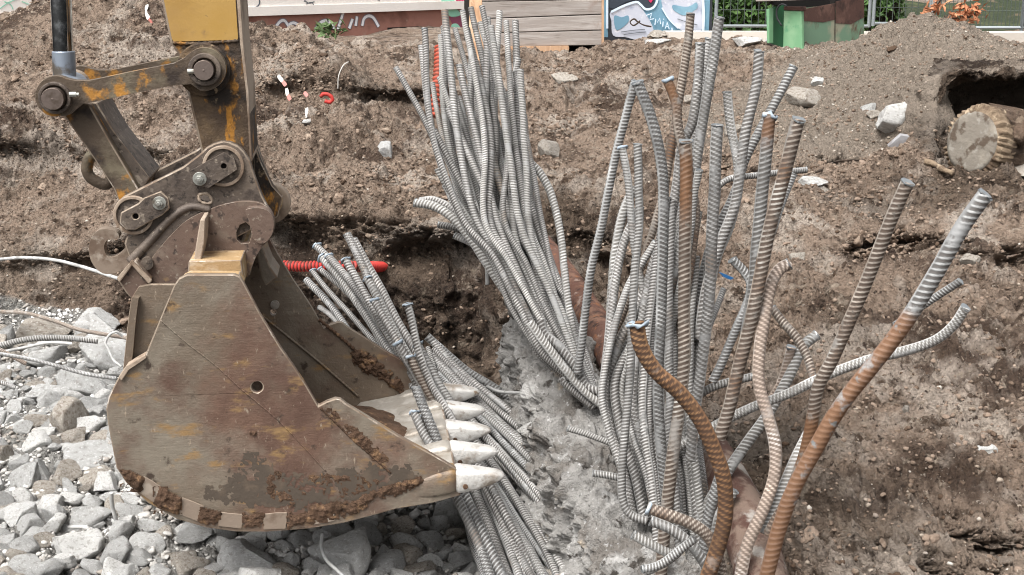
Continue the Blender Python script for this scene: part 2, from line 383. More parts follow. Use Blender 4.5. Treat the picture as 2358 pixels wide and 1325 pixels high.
lip([(2000, 855, 5.15), (2120, 838, 5.2), (2230, 850, 5.1)], .10, .09, .10, .25)
lip([(2040, 1190, 3.98), (2200, 1165, 4.0), (2400, 1170, 3.98)], .12, .10, .11, .22)
lip([(1860, 530, 6.9), (2100, 500, 7.1), (2380, 520, 6.9)], .12, .10, .11, .35)
lip([(1370, 525, 7.05), (1450, 515, 7.1), (1580, 535, 6.95)], .10, .12, .11, .3)
lip([(1600, 330, 9.0), (1750, 345, 8.9), (1900, 340, 8.95)], .10, .10, .11, .35)
lip([(0, 300, 9.5), (150, 320, 9.4), (400, 330, 9.1)], .12, .08, .09, .4)
lip([(-100, 560, 8.3), (150, 560, 8.3), (300, 540, 8.2)], .12, .10, .12, .3)
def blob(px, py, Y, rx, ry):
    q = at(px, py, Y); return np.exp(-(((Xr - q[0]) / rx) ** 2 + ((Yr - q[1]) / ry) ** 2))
moist_shade = blob(900, 650, 7.3, 1.0, .65) + blob(300, 600, 8.1, 1.0, .4) + .9 * blob(1330, 680, 6.8, .45, .9) + .8 * blob(2150, 470, 7.4, .9, .5) + .9 * blob(1750, 1080, 4.6, .28, .7) + .7 * blob(2000, 1230, 3.9, .4, .25) + .6 * blob(1950, 820, 5.5, .35, .3) + .8 * blob(780, 190, 10.1, .8, .3) + .6 * blob(100, 350, 9.3, .7, .3) + blob(1150, 890, 6.6, .4, .5) + 1.1 * blob(2138, 300, 8.4, .10, .6) + .8 * blob(2280, 420, 7.7, .6, .2)  # damp soil, plus shade of ditch and hollow put into the colour
moist_shade = np.clip(moist_shade, 0, 1) * (1 - grey) * (.55 + .45 * sstep(-.25, .25, perlin(G * 2.3 + 70)))
idx = np.arange(NU_ := len(uu))[:-1, None] * NR + np.arange(NR - 1)[None]
F = np.stack([idx, idx + NR, idx + NR + 1, idx + 1], -1).reshape(-1, 4)
ground = put("ground", G2.reshape(-1, 3), F, M['earth'], kind='structure', attrs={"gravel": gravel.ravel(), "grey": grey.ravel(), "moist_shade": moist_shade.ravel()})
GN = gnormal(G2)
TH_X = np.tan(0)
def ground_pt(x, y):
    """nearest displaced ground vertex under x, y"""
    u = x / y; i = int(np.clip(np.searchsorted(uu, u), 0, len(uu) - 1)); j = int(np.clip(np.searchsorted(Yr[i], y), 0, NR - 1))
    return G2[i, j]
def gray(px, py, y0=3.0, y1=14.0):
    """the first ground point met through a pixel"""
    d = ray(px, py); prev = None
    for y in np.arange(y0, y1, .02):
        p = np.array([0, 0, CAMZ]) + d * (y / d[1])
        if p[2] <= ground_pt(p[0], y)[2]: return p
    return p

# ------------------------------------------------------------------ stones
def ico(sub):
    bm = bmesh.new(); bmesh.ops.create_icosphere(bm, subdivisions=sub, radius=1)
    V = np.array([v.co[:] for v in bm.verts]); F = np.array([[l.index for l in f.verts] for f in bm.faces]); bm.free(); return V, F
ICO = {k: ico(k) for k in (1, 2, 3, 4, 5)}
def rock(sub, seed, rough=1.0, cuts=9, squash=(1, 1, 1)):
    V, F = ICO[sub]; V = V.copy(); r = np.random.default_rng(seed)
    for _ in range(cuts):                                   # broken faces
        n = r.normal(size=3); n /= np.linalg.norm(n); d = r.uniform(.42, .82)
        e = V @ n - d; V -= np.where(e > 0, e, 0)[:, None] * n
    o = r.uniform(0, 90, 3)
    nr = V / np.linalg.norm(V, axis=1)[:, None]
    V += nr * (.09 * perlin(V * 1.6 + o) + rough * .05 * perlin(V * 3.7 + o) + rough * .06 * (np.abs(perlin(V * 7 + o)) - .2) + (rough * .035 * perlin(V * 15 + o) if sub > 3 else 0))[:, None]
    return V * np.array(squash), F
def rotm(r):
    a = r.normal(size=(3, 3)); q, _ = np.linalg.qr(a); return q if np.linalg.det(q) > 0 else -q
def scatter(name, protos, pts, sizes, m, label, cat, flat_=None):
    r = np.random.default_rng(len(pts)); Vs, Fs = [], []; n = 0
    for p, sz in zip(pts, sizes):
        V, F = protos[r.integers(len(protos))]
        Vs.append((V @ rotm(r).T) * sz * np.array([1, 1, .75]) + p); Fs.append(F + n); n += len(V)
    return put(name, np.vstack(Vs), np.vstack(Fs), m, label=label, cat=cat, kind='stuff', smooth=True)
small = [rock(1, 100 + i, .6, 5) for i in range(12)]
mid = [rock(2, 200 + i, 2.6, 9, (1, .8, .6)) for i in range(14)]
def pick(n, mask, seed, power=2.0):
    """ground vertices, evenly thick on the ground"""
    r = np.random.default_rng(seed)
    area = (Yr ** 2) * mask * (np.abs(uu) < .5)[:, None] * (Yr > 3) * (Yr < 14)
    # vertex spacing in y
    dy = np.gradient(Yr, axis=1); pr = (area * dy / Yr).ravel(); pr = np.clip(pr, 0, None) ** (power / 2); pr /= pr.sum()
    k_ = r.choice(pr.size, n, p=pr); return G2.reshape(-1, 3)[k_], r
lump = sstep(.0, .3, perlin(G * .8 + 50))
mid3 = [rock(3, 260 + i, 3.2, 14, (1, .8, .6)) for i in range(10)]
pts, r_ = pick(900, (1 - grey) * (.1 + lump) * (1 - .8 * gravel) * (1 - .8 * flat), 33)
scatter("soil_lumps", mid3, pts - [0, 0, .012], .03 + .045 * r_.random(len(pts)) ** 3, M['clod'], "larger lumps of crumbly brown soil on the dug banks", "soil lumps")
pts, r_ = pick(12000, (1 - grey) * (.15 + lump) * (1 - .7 * gravel) * (1 - .75 * flat), 3)
scatter("soil_clods", mid, pts - [0, 0, .004], .008 + .026 * r_.random(len(pts)) ** 3, M['clod'], "loose crumbs of brown soil strewn over the dug ground", "soil clods")
tiny = [rock(1, 600 + i, 1.0, 4, (1, .8, .65)) for i in range(16)]
pts, r_ = pick(34000, (1 - grey) * (.3 + lump), 14, 1.5)
scatter("soil_grit", tiny, pts, .006 + .016 * r_.random(len(pts)) ** 2, M['clod'], "fine crumbs of brown soil covering the dug ground", "soil grit")
pts, r_ = pick(9000, (1 - grey) * (.10 + 1.2 * gravel), 4)
scatter("gravel", small, pts, .004 + .012 * r_.random(len(pts)) ** 4, M['pebble'], "small pale pebbles mixed into the brown soil", "gravel")

# ------------------------------------------------------------------ broken concrete pile
def steps_(P):
    # broken ledges: noise quantised into flat treads
    a = perlin(P * 6.5 + 40) * 5; return .028 * (np.floor(a) + sstep(.72, 1., a - np.floor(a)) - a * .5)
def ridge_body(name, line, m, label, cat, seed=5, amps=(.10, .07, .034), n=420, mm=300):
    P_ = np.array([at(a, b, c) for a, b, c, _, _ in line]); C, s_ = crom(P_, .001); 
    C = C[np.linspace(0, len(C) - 1, n).astype(int)]
    t_ = np.linspace(0, len(line) - 1, n)
    hw = np.interp(t_, range(len(line)), [l[3] for l in line]); zb = np.interp(t_, range(len(line)), [l[4] for l in line])
    T = np.gradient(C, axis=0); T[:, 2] = 0; T /= np.linalg.norm(T, axis=1)[:, None]; Sd = np.stack([T[:, 1], -T[:, 0], np.zeros(n)], 1)
    a = np.linspace(0, 1, mm)                                    # left foot, over the crest, right foot
    lat = np.where(a < .35, -1 - .12 * (1 - a / .35), np.where(a > .65, 1 + .25 * (a - .65) / .35, -np.cos((a - .35) / .3 * math.pi)))
    up = np.where(a < .35, a / .35 * .999, np.where(a > .65, (1 - a) / .35 * .999, 2.0)); arc = np.sin(np.clip((a - .35) / .3, 0, 1) * math.pi)
    endr = np.minimum(1, np.sqrt(np.clip(np.arange(n) / 26., 0, 1)))
    V = np.zeros((n, mm, 3))
    for i in range(n):
        top = C[i, 2] - hw[i] * .35
        z = np.where(up < 1.5, zb[i] + (top - zb[i]) * np.minimum(up, 1), top + arc * hw[i] * .45)
        z = zb[i] + (z - zb[i]) * (.6 + .4 * endr[i])
        V[i] = C[i] * [1, 1, 0] + Sd[i] * (lat * hw[i] * endr[i])[:, None]; V[i, :, 2] = z
    nn = np.cross(np.gradient(V, axis=0), np.gradient(V, axis=1)); nn /= np.linalg.norm(nn, axis=2)[..., None] + 1e-9
    nn *= -np.sign((nn * (V - C[:, None] + [0, 0, .3])).sum(-1))[..., None] * -1
    V32 = V.astype(np.float32)
    hh = amps[0] * perlin(V32 * 4 + seed) - amps[1] * (np.abs(perlin(V32 * 5 + seed + 3)) - .2) * 2.2 - amps[1] * .6 * (np.abs(perlin(V32 * 11 + seed)) - .2) * 1.8 - amps[2] * 1.5 * (np.abs(perlin(V32 * 19 + seed)) - .2) + steps_(V32) + .016 * (np.abs(perlin(V32 * 42 + seed)) - .2) * 1.5 + .008 * perlin(V32 * 85.)
    V += nn * hh[..., None]
    i = np.arange(n - 1)[:, None] * mm + np.arange(mm - 1)[None]
    F = np.stack([i, i + 1, i + mm + 1, i + mm], -1).reshape(-1, 4)
    return put(name, V.reshape(-1, 3), F, m, label=label, cat=cat)
M['pile'] = mat("pile_concrete", (.27, .26, .245), [((.16, .145, .13), 3.5, .48, .60), ((.38, .37, .355), 7, .54, .64), ((.36, .30, .23), 5, .60, .7), ((.2, .19, .175), 26, .62, .72), ((.46, .45, .44), 45, .60, .70), ((.06, .052, .045), 14, .59, .66)], rough=.93, bump=[('n', 20, 1, .03), ('v', 50, .5, .012), ('n', 90, .9, .007)])
ridge_body("broken_pile_head", [(1216, 640, 5.95, .11, .0), (1240, 715, 5.75, .135, 0), (1272, 800, 5.45, .15, 0), (1310, 890, 5.1, .165, 0), (1352, 985, 4.8, .175, 0), (1408, 1080, 4.5, .175, 0), (1470, 1170, 4.25, .17, -.05), (1520, 1262, 4.0, .18, -.1), (1560, 1400, 3.7, .2, -.15), (1580, 1600, 3.3, .2, -.2)],
           M['pile'], "long lump of broken grey concrete the steel bars grow from", "concrete pile head")
# ------------------------------------------------------------------ excavator arm and bucket
from mathutils.geometry import tessellate_polygon
UP = np.array([0, 0, 1.0])
def circ(cx, cy, r, a0=0, a1=360, n=20):
    """screen-wise arc, angles clockwise from the right"""
    a = np.radians(np.linspace(a0, a1, n, endpoint=abs(a1 - a0) < 359))
    return [(cx + r * math.cos(x), cy + r * math.sin(x)) for x in a]
def smoothloop(P, n=5):
    P = [np.array(p, float) for p in P]; out = []
    for i in range(len(P)):
        a, b, c, d = P[i - 1], P[i], P[(i + 1) % len(P)], P[(i + 2) % len(P)]
        for t in np.linspace(0, 1, n, endpoint=False):
            out.append(.5 * (2 * b + (c - a) * t + (2 * a - 5 * b + 4 * c - d) * t * t + (-a + 3 * b - 3 * c + d) * t ** 3))
    return out
def plate(name, pts, w0, th, m, parent, holes=(), bevel=.004, smooth=False, ref=None, **k):
    """steel plate cut to an outline: front face w0 down the depth axis, th thick"""
    if smooth: pts = smoothloop(pts)
    rf = w0 if ref is None else ref; sh = WAX * (w0 - rf)
    loops = [[Vector(onp(p[0], p[1], rf) + sh) for p in pts]] + [[Vector(onp(p[0], p[1], rf) + sh) for p in h] for h in holes]
    flat = [v for l in loops for v in l]; n = len(flat)
    tri = tessellate_polygon(loops); d = WAX * th
    V = [np.array(v) for v in flat] + [np.array(v) + d for v in flat]; F = []
    for t in tri:
        a, b, c = (V[i] for i in t)
        t = list(t) if np.cross(b - a, c - a).dot(WAX) < 0 else list(t)[::-1]
        F += [t, [i + n for i in t[::-1]]]
    o = 0
    for li, l in enumerate(loops):
        m_ = len(l); A = sum(np.cross(np.array(l[i]), np.array(l[(i + 1) % m_])).dot(WAX) for i in range(m_)); fl = (A < 0) ^ (li > 0)
        for i in range(m_):
            a, b = o + i, o + (i + 1) % m_
            F.append([b, a, a + n, b + n] if fl else [a, b, b + n, a + n])
        o += m_
    o_ = put(name, np.array(V), F, m, parent, False, bevel=bevel, **k)
    if bevel and m is not M['armside']: o_.data.materials.append(M['edge']); o_.modifiers[0].material = 1
    return o_
M['armside'] = mat("dusty_arm_edge", (.33, .26, .2), [((.17, .12, .085), 5, .46, .66), ((.42, .35, .28), 18, .55, .7, (3, 3, .4))], rough=.8, bump=[('n', 30, .6, .006)])
M['edge'] = mat("rubbed_steel_edge", (.27, .215, .165), [((.17, .12, .085), 9, .50, .62), ((.50, .44, .38), 14, .56, .66)], rough=.55, metal=.3)
M['bucket'] = mat("worn_bucket_steel", (.145, .110, .080), [((.150, .088, .062), 1.3, .48, .60), ((.20, .170, .132), 2.2, .46, .66), ((.10, .056, .040), 3.4, .48, .68), ((.25, .155, .07), 7, .56, .70, (1, 1, 2.5)), ((.30, .24, .18), 26, .62, .72, (3, 3, 1)), ((.055, .038, .028), 14, .60, .7)],
                  rough=.52, metal=.2, spec=.5, bump=[('n', 26, .12, .005), ('n', 18, .25, .004, (1, 1, 14)), ('n', 7, .3, .03), ('n', 45, .3, .005), ('n', 120, .3, .002)])
M['block'] = mat("wear_block_steel", (.23, .18, .14), [((.13, .09, .065), 8, .5, .66), ((.32, .27, .22), 14, .54, .66)], rough=.6, metal=.2, bump=[('n', 60, .4, .004)])
M['bucket_red'] = mat("reddish_steel", (.125, .085, .066), [((.19, .15, .118), 5, .5, .68), ((.05, .036, .03), 30, .56, .66), ((.24, .20, .16), 50, .60, .68), ((.09, .055, .045), 9, .52, .68), ((.34, .22, .10), 6, .6, .7)], rough=.65, metal=.15, bump=[('n', 40, .5, .006)])
M['worn'] = mat("polished_worn_steel", (.34, .31, .27), [((.22, .18, .14), 7, .5, .68), ((.46, .43, .39), 12, .5, .66)], rough=.5, metal=.35, spec=.5, bump=[('n', 22, .5, .01), ('n', 80, .3, .003)])
M['tooth'] = mat("worn_tooth_steel", (.52, .505, .48), [((.36, .33, .30), 30, .58, .68), ((.22, .18, .15), 5, .58, .70), ((.26, .22, .18), 9, .52, .68), ((.22, .16, .11), 14, .62, .7)], rough=.55, metal=.25, spec=.5, bump=[('n', 25, .7, .012), ('n', 80, .4, .004)])
M['coupler'] = mat("greasy_dark_steel", (.088, .068, .055), [((.155, .122, .095), 5, .48, .68), ((.035, .027, .022), 34, .54, .64), ((.20, .165, .13), 55, .60, .68), ((.05, .037, .03), 8, .52, .68), ((.26, .215, .17), 24, .62, .7)], rough=.6, metal=.3, spec=.5, bump=[('n', 14, .5, .012), ('n', 70, .5, .004)])
M['link'] = mat("flaking_painted_steel", (.085, .062, .044), [((.15, .125, .085), 5, .48, .65), ((.36, .17, .035), 12, .53, .64, (1, 1, .8)), ((.035, .025, .02), 7, .56, .68)], rough=.62, metal=.15, bump=[('n', 18, .6, .012), ('n', 70, .5, .004)])
M['armdirt'] = mat("muddy_arm_steel", (.070, .046, .030), [((.15, .10, .055), 4, .50, .68), ((.40, .18, .03), 9, .55, .62, (1.6, 1.6, .7)), ((.022, .016, .012), 5, .50, .62), ((.26, .19, .12), 22, .6, .7)], rough=.7, bump=[('n', 16, .8, .015), ('n', 70, .6, .005)])
M['yellow'] = mat("yellow_arm_paint", (.36, .215, .055), [((.30, .175, .05), 2.5, .46, .7), ((.16, .10, .05), 5, .60, .70), ((.10, .065, .035), 22, .66, .72)], rough=.5, spec=.5, bump=[('n', 60, .25, .003)], rough_layers=(6, .4, .7, .35, .7))
M['armside'] = mat("dusty_arm_edge", (.33, .26, .2), [((.17, .12, .085), 5, .46, .66), ((.42, .35, .28), 18, .55, .7, (3, 3, .4))], rough=.8, bump=[('n', 30, .6, .006)])
M['chrome'] = mat("chrome_rod", (.62, .64, .66), [((.6, .6, .6), 5, .6, .7, (6, 6, .4))], rough=.09, metal=1.0, rough_layers=(30, .4, .7, .06, .2))
M['rodend'] = mat("blue_grey_steel", (.30, .34, .40), [((.14, .12, .10), 7, .56, .68)], rough=.4, metal=.6)
M['pin'] = mat("pin_steel", (.24, .19, .165), [((.12, .09, .07), 12, .5, .7)], rough=.38, metal=.75, bump=[('n', 90, .3, .002)])
M['bolt'] = mat("zinc_bolt", (.36, .36, .33), [((.16, .13, .1), 18, .5, .68)], rough=.45, metal=.7)
M['black'] = mat("black_recess", (.012, .01, .009), rough=.9)
M['mud'] = mat("caked_mud", (.095, .055, .034), [((.06, .034, .02), 12, .48, .64), ((.22, .13, .07), 20, .55, .68)], rough=.95, bump=[('n', 45, 1, .015), ('v', 90, .5, .006)])
M['ochre'] = mat("ochre_dust", (.30, .20, .10), [((.44, .35, .25), 5, .5, .64, (1, 3, 3)), ((.15, .09, .05), 10, .54, .68)], rough=.85, bump=[('n', 40, .6, .006)])
M['ochre_steel'] = M['ochre']

ex = empty("excavator", onp(600, 1225, .5), "muddy yellow excavator arm carrying a toothed digging bucket over the rubble", "excavator")
# --- the bucket: a part; its plates, shell, teeth are sub-parts
side_out = [(272, 871), (292, 842), (334, 820), (343, 797), (368, 736), (401, 657), (412, 642), (430, 633), (540, 633), (552, 638), (560, 650), (598, 722), (645, 800), (676, 844), (700, 880), (733, 936), (752, 926), (772, 919), (785, 921), (800, 933), (850, 963), (916, 1004), (984, 1041), (1050, 1080),
            (1058, 1110), (1060, 1141), (990, 1160), (916, 1172), (850, 1190), (791, 1205), (713, 1218), (611, 1226), (543, 1225), (475, 1216), (407, 1196), (340, 1159), (289, 1111), (268, 1079), (250, 987), (244, 943), (250, 915), (262, 890)]
bk = plate("bucket", side_out, 0, .028, M['bucket'], ex, holes=[circ(592, 892, 13, n=22)], bevel=.004, label="brown worn toothed digging bucket")
far_out = [(p[0], p[1]) for p in side_out[3:30]] + [(700, 1100), (500, 1000), (380, 850)]
plate("side_plate", [(p[0], p[1]) for p in side_out], .98, .028, M['bucket'], bk, holes=[circ(592, 892, 9, n=16)], bevel=.004, ref=0)
def loft_w(name, prof, w0, w1, m, parent, th=.025, closed=False, **k):
    """profile given in near-plane pixels, run across the bucket"""
    P = np.array([onp(a, b, 0) for a, b in prof]); n = len(P)
    T = np.gradient(P, axis=0); Nn_ = np.cross(T, WAX); Nn_ /= np.linalg.norm(Nn_, axis=1)[:, None]
    loop = list(P) + list((P + Nn_ * th)[::-1])
    mb = MB(); mb.prism([p + WAX * w0 for p in loop], WAX * (w1 - w0)); return mb.put(name, m, parent, smooth=False, **k)
bot = [(1062, 1139), (990, 1157), (916, 1169), (850, 1187), (791, 1202), (713, 1215), (611, 1223), (543, 1222), (475, 1213), (407, 1193), (340, 1156), (291, 1109), (271, 1079), (253, 987), (247, 943), (253, 915), (266, 888), (284, 852), (296, 736), (302, 690)]
bp, _ = crom(np.array([[a, b, 0] for a, b in bot]), 22.)
# turn the offset inwards (to the bowl)
shell = loft_w("shell", [(a, b) for a, b, _ in bp], .027, .981, M['bucket'], bk, th=-.02)
plate("lip_plate", [(800, 1160), (835, 1128), (1050, 1084), (1061, 1111), (1062, 1139), (990, 1154), (900, 1166)], .03, .95, M['worn'], bk, bevel=.006)
# dark inner corner panel and back of the bucket behind the near side plate
plate("corner_panel", [(302, 688), (318, 662), (352, 655), (450, 655), (450, 900), (330, 900), (283, 852), (295, 736)], .06, .02, M['bucket'], bk, bevel=.003)
plate("back_top", [(434, 602), (556, 600), (562, 655), (430, 655)], .10, .85, M['ochre_steel'], bk, bevel=.004)
# flat top between the near side plate and the hinge ears
plate("top_ledge", [(418, 642), (434, 634), (550, 635), (560, 652), (558, 690), (424, 690)], .028, .07, M['ochre_steel'], bk, bevel=.003)
# hinge ears
ear = [(352, 592), (372, 566), (400, 535), (430, 508), (470, 487), (520, 470), (560, 464), (595, 467), (618, 480), (631, 503), (632, 528), (622, 550), (608, 565), (590, 590), (578, 622), (566, 640), (500, 650), (430, 655), (360, 660), (318, 640)]
opening = [(566, 512), (552, 518), (544, 535), (545, 552), (556, 562), (574, 560), (580, 540), (575, 520)]
for w0 in (.26, .70):
    plate("hinge_ear", smoothloop(ear, 3), w0, .035, M['bucket_red'], bk, holes=[opening], bevel=.005, ref=.26)
    plate("ear_boss", smoothloop([(566, 484), (590, 479), (612, 483), (628, 500), (630, 525), (622, 548), (604, 562), (585, 552), (578, 530), (572, 505)], 3), w0 - .045, .045, M['bucket_red'], bk, bevel=.008, ref=.215)
    plate("ear_rib", [(461, 506), (472, 505), (470, 560), (456, 636), (441, 636), (452, 560)], w0 - .13, .13, M['armside'], bk, bevel=.004, ref=.13)
plate("stiffener", [(578, 560), (592, 590), (600, 640), (610, 660), (640, 640), (622, 615), (612, 590), (604, 562)], .74, .2, M['bucket'], bk, bevel=.006)
# hitch bracket with a bright folded edge
plate("hitch_bracket", [(272, 648), (300, 608), (312, 601), (347, 648), (330, 672), (308, 694), (290, 676)], .20, .6, M['bucket_red'], bk, bevel=.006)
plate("bracket_edge", [(268, 642), (303, 600), (350, 648), (343, 656), (304, 613), (275, 652)], .185, .018, M['armside'], bk, bevel=.004)
mb = MB(); mb.ring(onp(338, 608, .24), WAX, 0, .022, .5); mb.put("cross_pin", M['coupler'], bk)
# weld beads and the bolt on the far plate
def bead(name, pts, w0, r, m, parent):
    C, _ = crom(np.array([onp(a, b, 0 if w0 > .9 else w0) + (WAX * w0 if w0 > .9 else 0) for a, b in pts]), .006); rr = r * (1 + .3 * np.sin(np.arange(len(C)) * 1.9)) ; V, F_ = sweep(C, rr, 8); return put(name, V, F_, m, parent)
bead("weld_bead", [(370, 738), (430, 790), (500, 845), (560, 900), (640, 968), (700, 1030), (750, 1085)], 0, .0025, M['bucket'], bk)
bead("weld_bead", [(738, 940), (775, 975), (810, 1010), (850, 1045), (900, 1090)], 0, .004, M['mud'], bk)
plate("wear_flange", [(272, 871), (292, 842), (334, 818), (337, 825), (297, 852), (280, 878)], -.012, .05, M['armside'], bk, bevel=.003)
mb = MB(); mb.ring(onp(633, 703, .965), WAX, 0, .018, .02); mb.ring(onp(633, 703, .960), WAX, 0, .012, .02, 6); mb.put("plug_bolt", M['worn'], bk)
bead("weld_bead", [(560, 900), (700, 1010), (760, 1060), (830, 1120)], .975, .005, M['bucket'], bk)
bead("weld_bead", [(720, 910), (800, 975), (890, 1060), (950, 1110)], .975, .007, M['mud'], bk)
# heel wear blocks along the curved edge
for k_, (a, b, c, d) in enumerate([((331, 1097), (370, 1121), (356, 1160), (318, 1134)), ((420, 1146), (470, 1166), (458, 1203), (410, 1184)), ((508, 1180), (560, 1185), (556, 1218), (502, 1212)), ((609, 1184), (661, 1181), (658, 1218), (607, 1220)), ((716, 1172), (766, 1164), (770, 1200), (720, 1209))]):
    plate("wear_block", [a, ((a[0] + b[0]) / 2, (a[1] + b[1]) / 2 - 1.5 + k_ % 3), b, (b[0] * .45 + c[0] * .55 + 1.5, b[1] * .45 + c[1] * .55), c, d, (a[0] * .5 + d[0] * .5 - 2, a[1] * .5 + d[1] * .5)], -.004, .004, M['block'], bk, bevel=.002)
# teeth
def lofted(name, secs, m, parent, n=20):
    """secs: (centre point, half height, half width) along the tooth; rounded-square sections"""
    V = []; a = np.arange(n) * 2 * math.pi / n
    cx_ = np.sign(np.cos(a)) * np.abs(np.cos(a)) ** .42; sy = np.sign(np.sin(a)) * np.abs(np.sin(a)) ** .42
    for c, hh, hw in secs: V.append(np.array(c) + WAX * (cx_ * hw)[:, None] + UP * (sy * hh)[:, None])
    q = len(secs); V = np.vstack(V + [secs[0][0], secs[-1][0]]); F_ = []
    for i in range(q - 1):
        for j in range(n): F_.append([i * n + j, (i + 1) * n + j, (i + 1) * n + (j + 1) % n, i * n + (j + 1) % n])
    for j in range(n): F_ += [[q * n, j, (j + 1) % n], [q * n + 1, (q - 1) * n + (j + 1) % n, (q - 1) * n + j]]
    P_ = V.astype(np.float32); V = V + (.004 * perlin(P_ * 25 + 3))[:, None] * UP
    return put(name, V, F_, m, parent, True)
mpp = (4.3 + .0) / FPX * 1.04
for i in range(5):
    w0 = .035 + .233 * i
    def tp(x, y): return onp(x, y, 0) + WAX * w0
    lofted("tooth", [(tp(1050, 1109), 28 * mpp, .042), (tp(1056, 1110), 31 * mpp, .047), (tp(1072, 1110), 29 * mpp, .046), (tp(1098, 1108.5), 25 * mpp, .043), (tp(1122, 1106), 18.5 * mpp, .039), (tp(1142, 1103.5), 12 * mpp, .034), (tp(1155, 1102.5), 7 * mpp, .028), (tp(1161, 1103), 4 * mpp, .021), (tp(1164, 1104), 1.2 * mpp, .010)], M['tooth'], bk)
    lofted("tooth_adapter", [(tp(930, 1134), 18 * mpp, .028), (tp(960, 1128), 26 * mpp, .036), (tp(1000, 1119), 32 * mpp, .044), (tp(1035, 1111), 33 * mpp, .048), (tp(1047, 1109), 30 * mpp, .048), (tp(1053, 1109), 22 * mpp, .034)], M['worn'] if i else M['bucket'], bk)
    mb = MB(); mb.ring(tp(1071, 1118) - WAX * .052, WAX, 0, .009, .03, 14); mb.put("tooth_pin", M['mud'], bk)
# caked soil
def mudpatch(name, poly, w0, th, parent, seed, dens=.003, thr=.0, m='mud', edge=12):
    P = np.array(poly, float); x0, y0 = P.min(0); x1, y1 = P.max(0); st_ = (.0014 if m == 'wet' else dens) * FPX / 4.4
    xs = np.arange(x0, x1, st_); ys = np.arange(y0, y1, st_); gxx, gyy = np.meshgrid(xs, ys, indexing='ij')
    q = np.stack([gxx, gyy], -1); ins = np.zeros(gxx.shape, bool); dist = np.full(gxx.shape, 1e9)
    for i in range(len(P)):
        a, b = P[i], P[(i + 1) % len(P)]
        c = ((a[1] > gyy) != (b[1] > gyy)) & (gxx < (b[0] - a[0]) * (gyy - a[1]) / (b[1] - a[1] + 1e-9) + a[0]); ins ^= c
        t = np.clip(((q - a) @ (b - a)) / ((b - a) @ (b - a)), 0, 1); dist = np.minimum(dist, np.linalg.norm(q - a - t[..., None] * (b - a), axis=-1))
    W0 = np.array([[onp(x, y, 0 if w0 > .9 else w0) + (WAX * w0 if w0 > .9 else 0) for y in ys] for x in xs])
    nz = .8 * perlin(W0 * 11 + seed) + .7 * perlin(W0 * 28 + seed) + .6 * perlin(W0 * 60 + seed) + .4 * perlin(W0 * 120 + seed)
    h = np.where(ins, np.minimum(dist / edge, 1), -1) * .5 + nz * .9 - thr - .25
    hh = np.clip(h, -.05, 1) * th * (1 + .5 * perlin(W0 * 90 + seed))
    V = W0 - WAX * hh[..., None]; n1, n2 = gxx.shape; F_ = []
    for i in range(n1 - 1):
        for j in range(n2 - 1):
            if h[i, j] > 0 and h[i + 1, j] > 0 and h[i, j + 1] > 0 and h[i + 1, j + 1] > 0 or (ins[i, j] and max(h[i, j], h[i + 1, j], h[i, j + 1], h[i + 1, j + 1]) > 0):
                a = i * n2 + j; F_.append([a, a + 1, a + n2 + 1, a + n2])
    if not F_: return None
    used = np.unique(np.array(F_)); mp = -np.ones(n1 * n2, int); mp[used] = range(len(used))
    return put(name, V.reshape(-1, 3)[used], mp[np.array(F_)], M[m], parent)
mudpatch("caked_mud", [(272, 1078), (300, 1082), (335, 1100), (318, 1134), (292, 1112)], -.005, .014, bk, 3, thr=-.6)
mudpatch("caked_mud", [(368, 1120), (420, 1145), (410, 1185), (370, 1172), (352, 1158)], -.005, .014, bk, 4, thr=-.6)
mudpatch("caked_mud", [(460, 1165), (512, 1178), (505, 1215), (452, 1205)], -.005, .014, bk, 5, thr=-.4)
mudpatch("caked_mud", [(555, 1180), (612, 1178), (608, 1222), (556, 1220)], -.005, .012, bk, 6, thr=-.1)
mudpatch("caked_mud", [(655, 1140), (720, 1160), (800, 1150), (880, 1120), (985, 1090), (960, 1130), (860, 1160), (790, 1200), (660, 1222)], -.005, .013, bk, 7, thr=.0)
M['wet'] = mat("wet_soil_stain", (.072, .056, .043), [((.10, .075, .055), 12, .5, .66)], rough=.55, bump=[('n', 60, .4, .003)])
mudpatch("wet_stain", [(455, 1105), (520, 1095), (540, 1045), (600, 1040), (640, 1075), (720, 1090), (860, 1060), (1000, 1075), (960, 1125), (830, 1165), (700, 1180), (560, 1175), (470, 1150)], -.0008, .0007, bk, 17, thr=.12, m='wet', edge=22)
mudpatch("caked_mud", [(600, 1090), (660, 1075), (760, 1085), (870, 1090), (900, 1070), (930, 1090), (830, 1150), (700, 1170), (620, 1150)], -.001, .009, bk, 8, thr=.36)
mudpatch("caked_mud", [(740, 940), (775, 940), (850, 1010), (900, 1060), (940, 1080), (860, 1070), (800, 1000)], -.001, .009, bk, 9, thr=.05)
mudpatch("caked_mud", [(575, 992), (592, 992), (592, 1004), (575, 1004)], -.001, .016, bk, 11, thr=-.6)
mudpatch("far_mud", [(860, 1000), (960, 1080), (960, 1120), (820, 1040), (780, 960)], .975, .03, bk, 12, thr=.1)
# soil left in the bowl
V, F_ = ICO[5]; V = V.copy(); c_ = onp(760, 1135, 0) + WAX * .5
V = V * [1, 1, 1]; V = UAX * V[:, :1] * .30 + WAX * V[:, 1:2] * .42 + UP * V[:, 2:] * .07 - UAX * V[:, :1] ** 2 * .0
V += (.03 * perlin(V * 7) + .02 * (np.abs(perlin(V * 18)) - .2))[:, None] * UP
put("bowl_soil", V + c_, F_, M['mud'], bk)

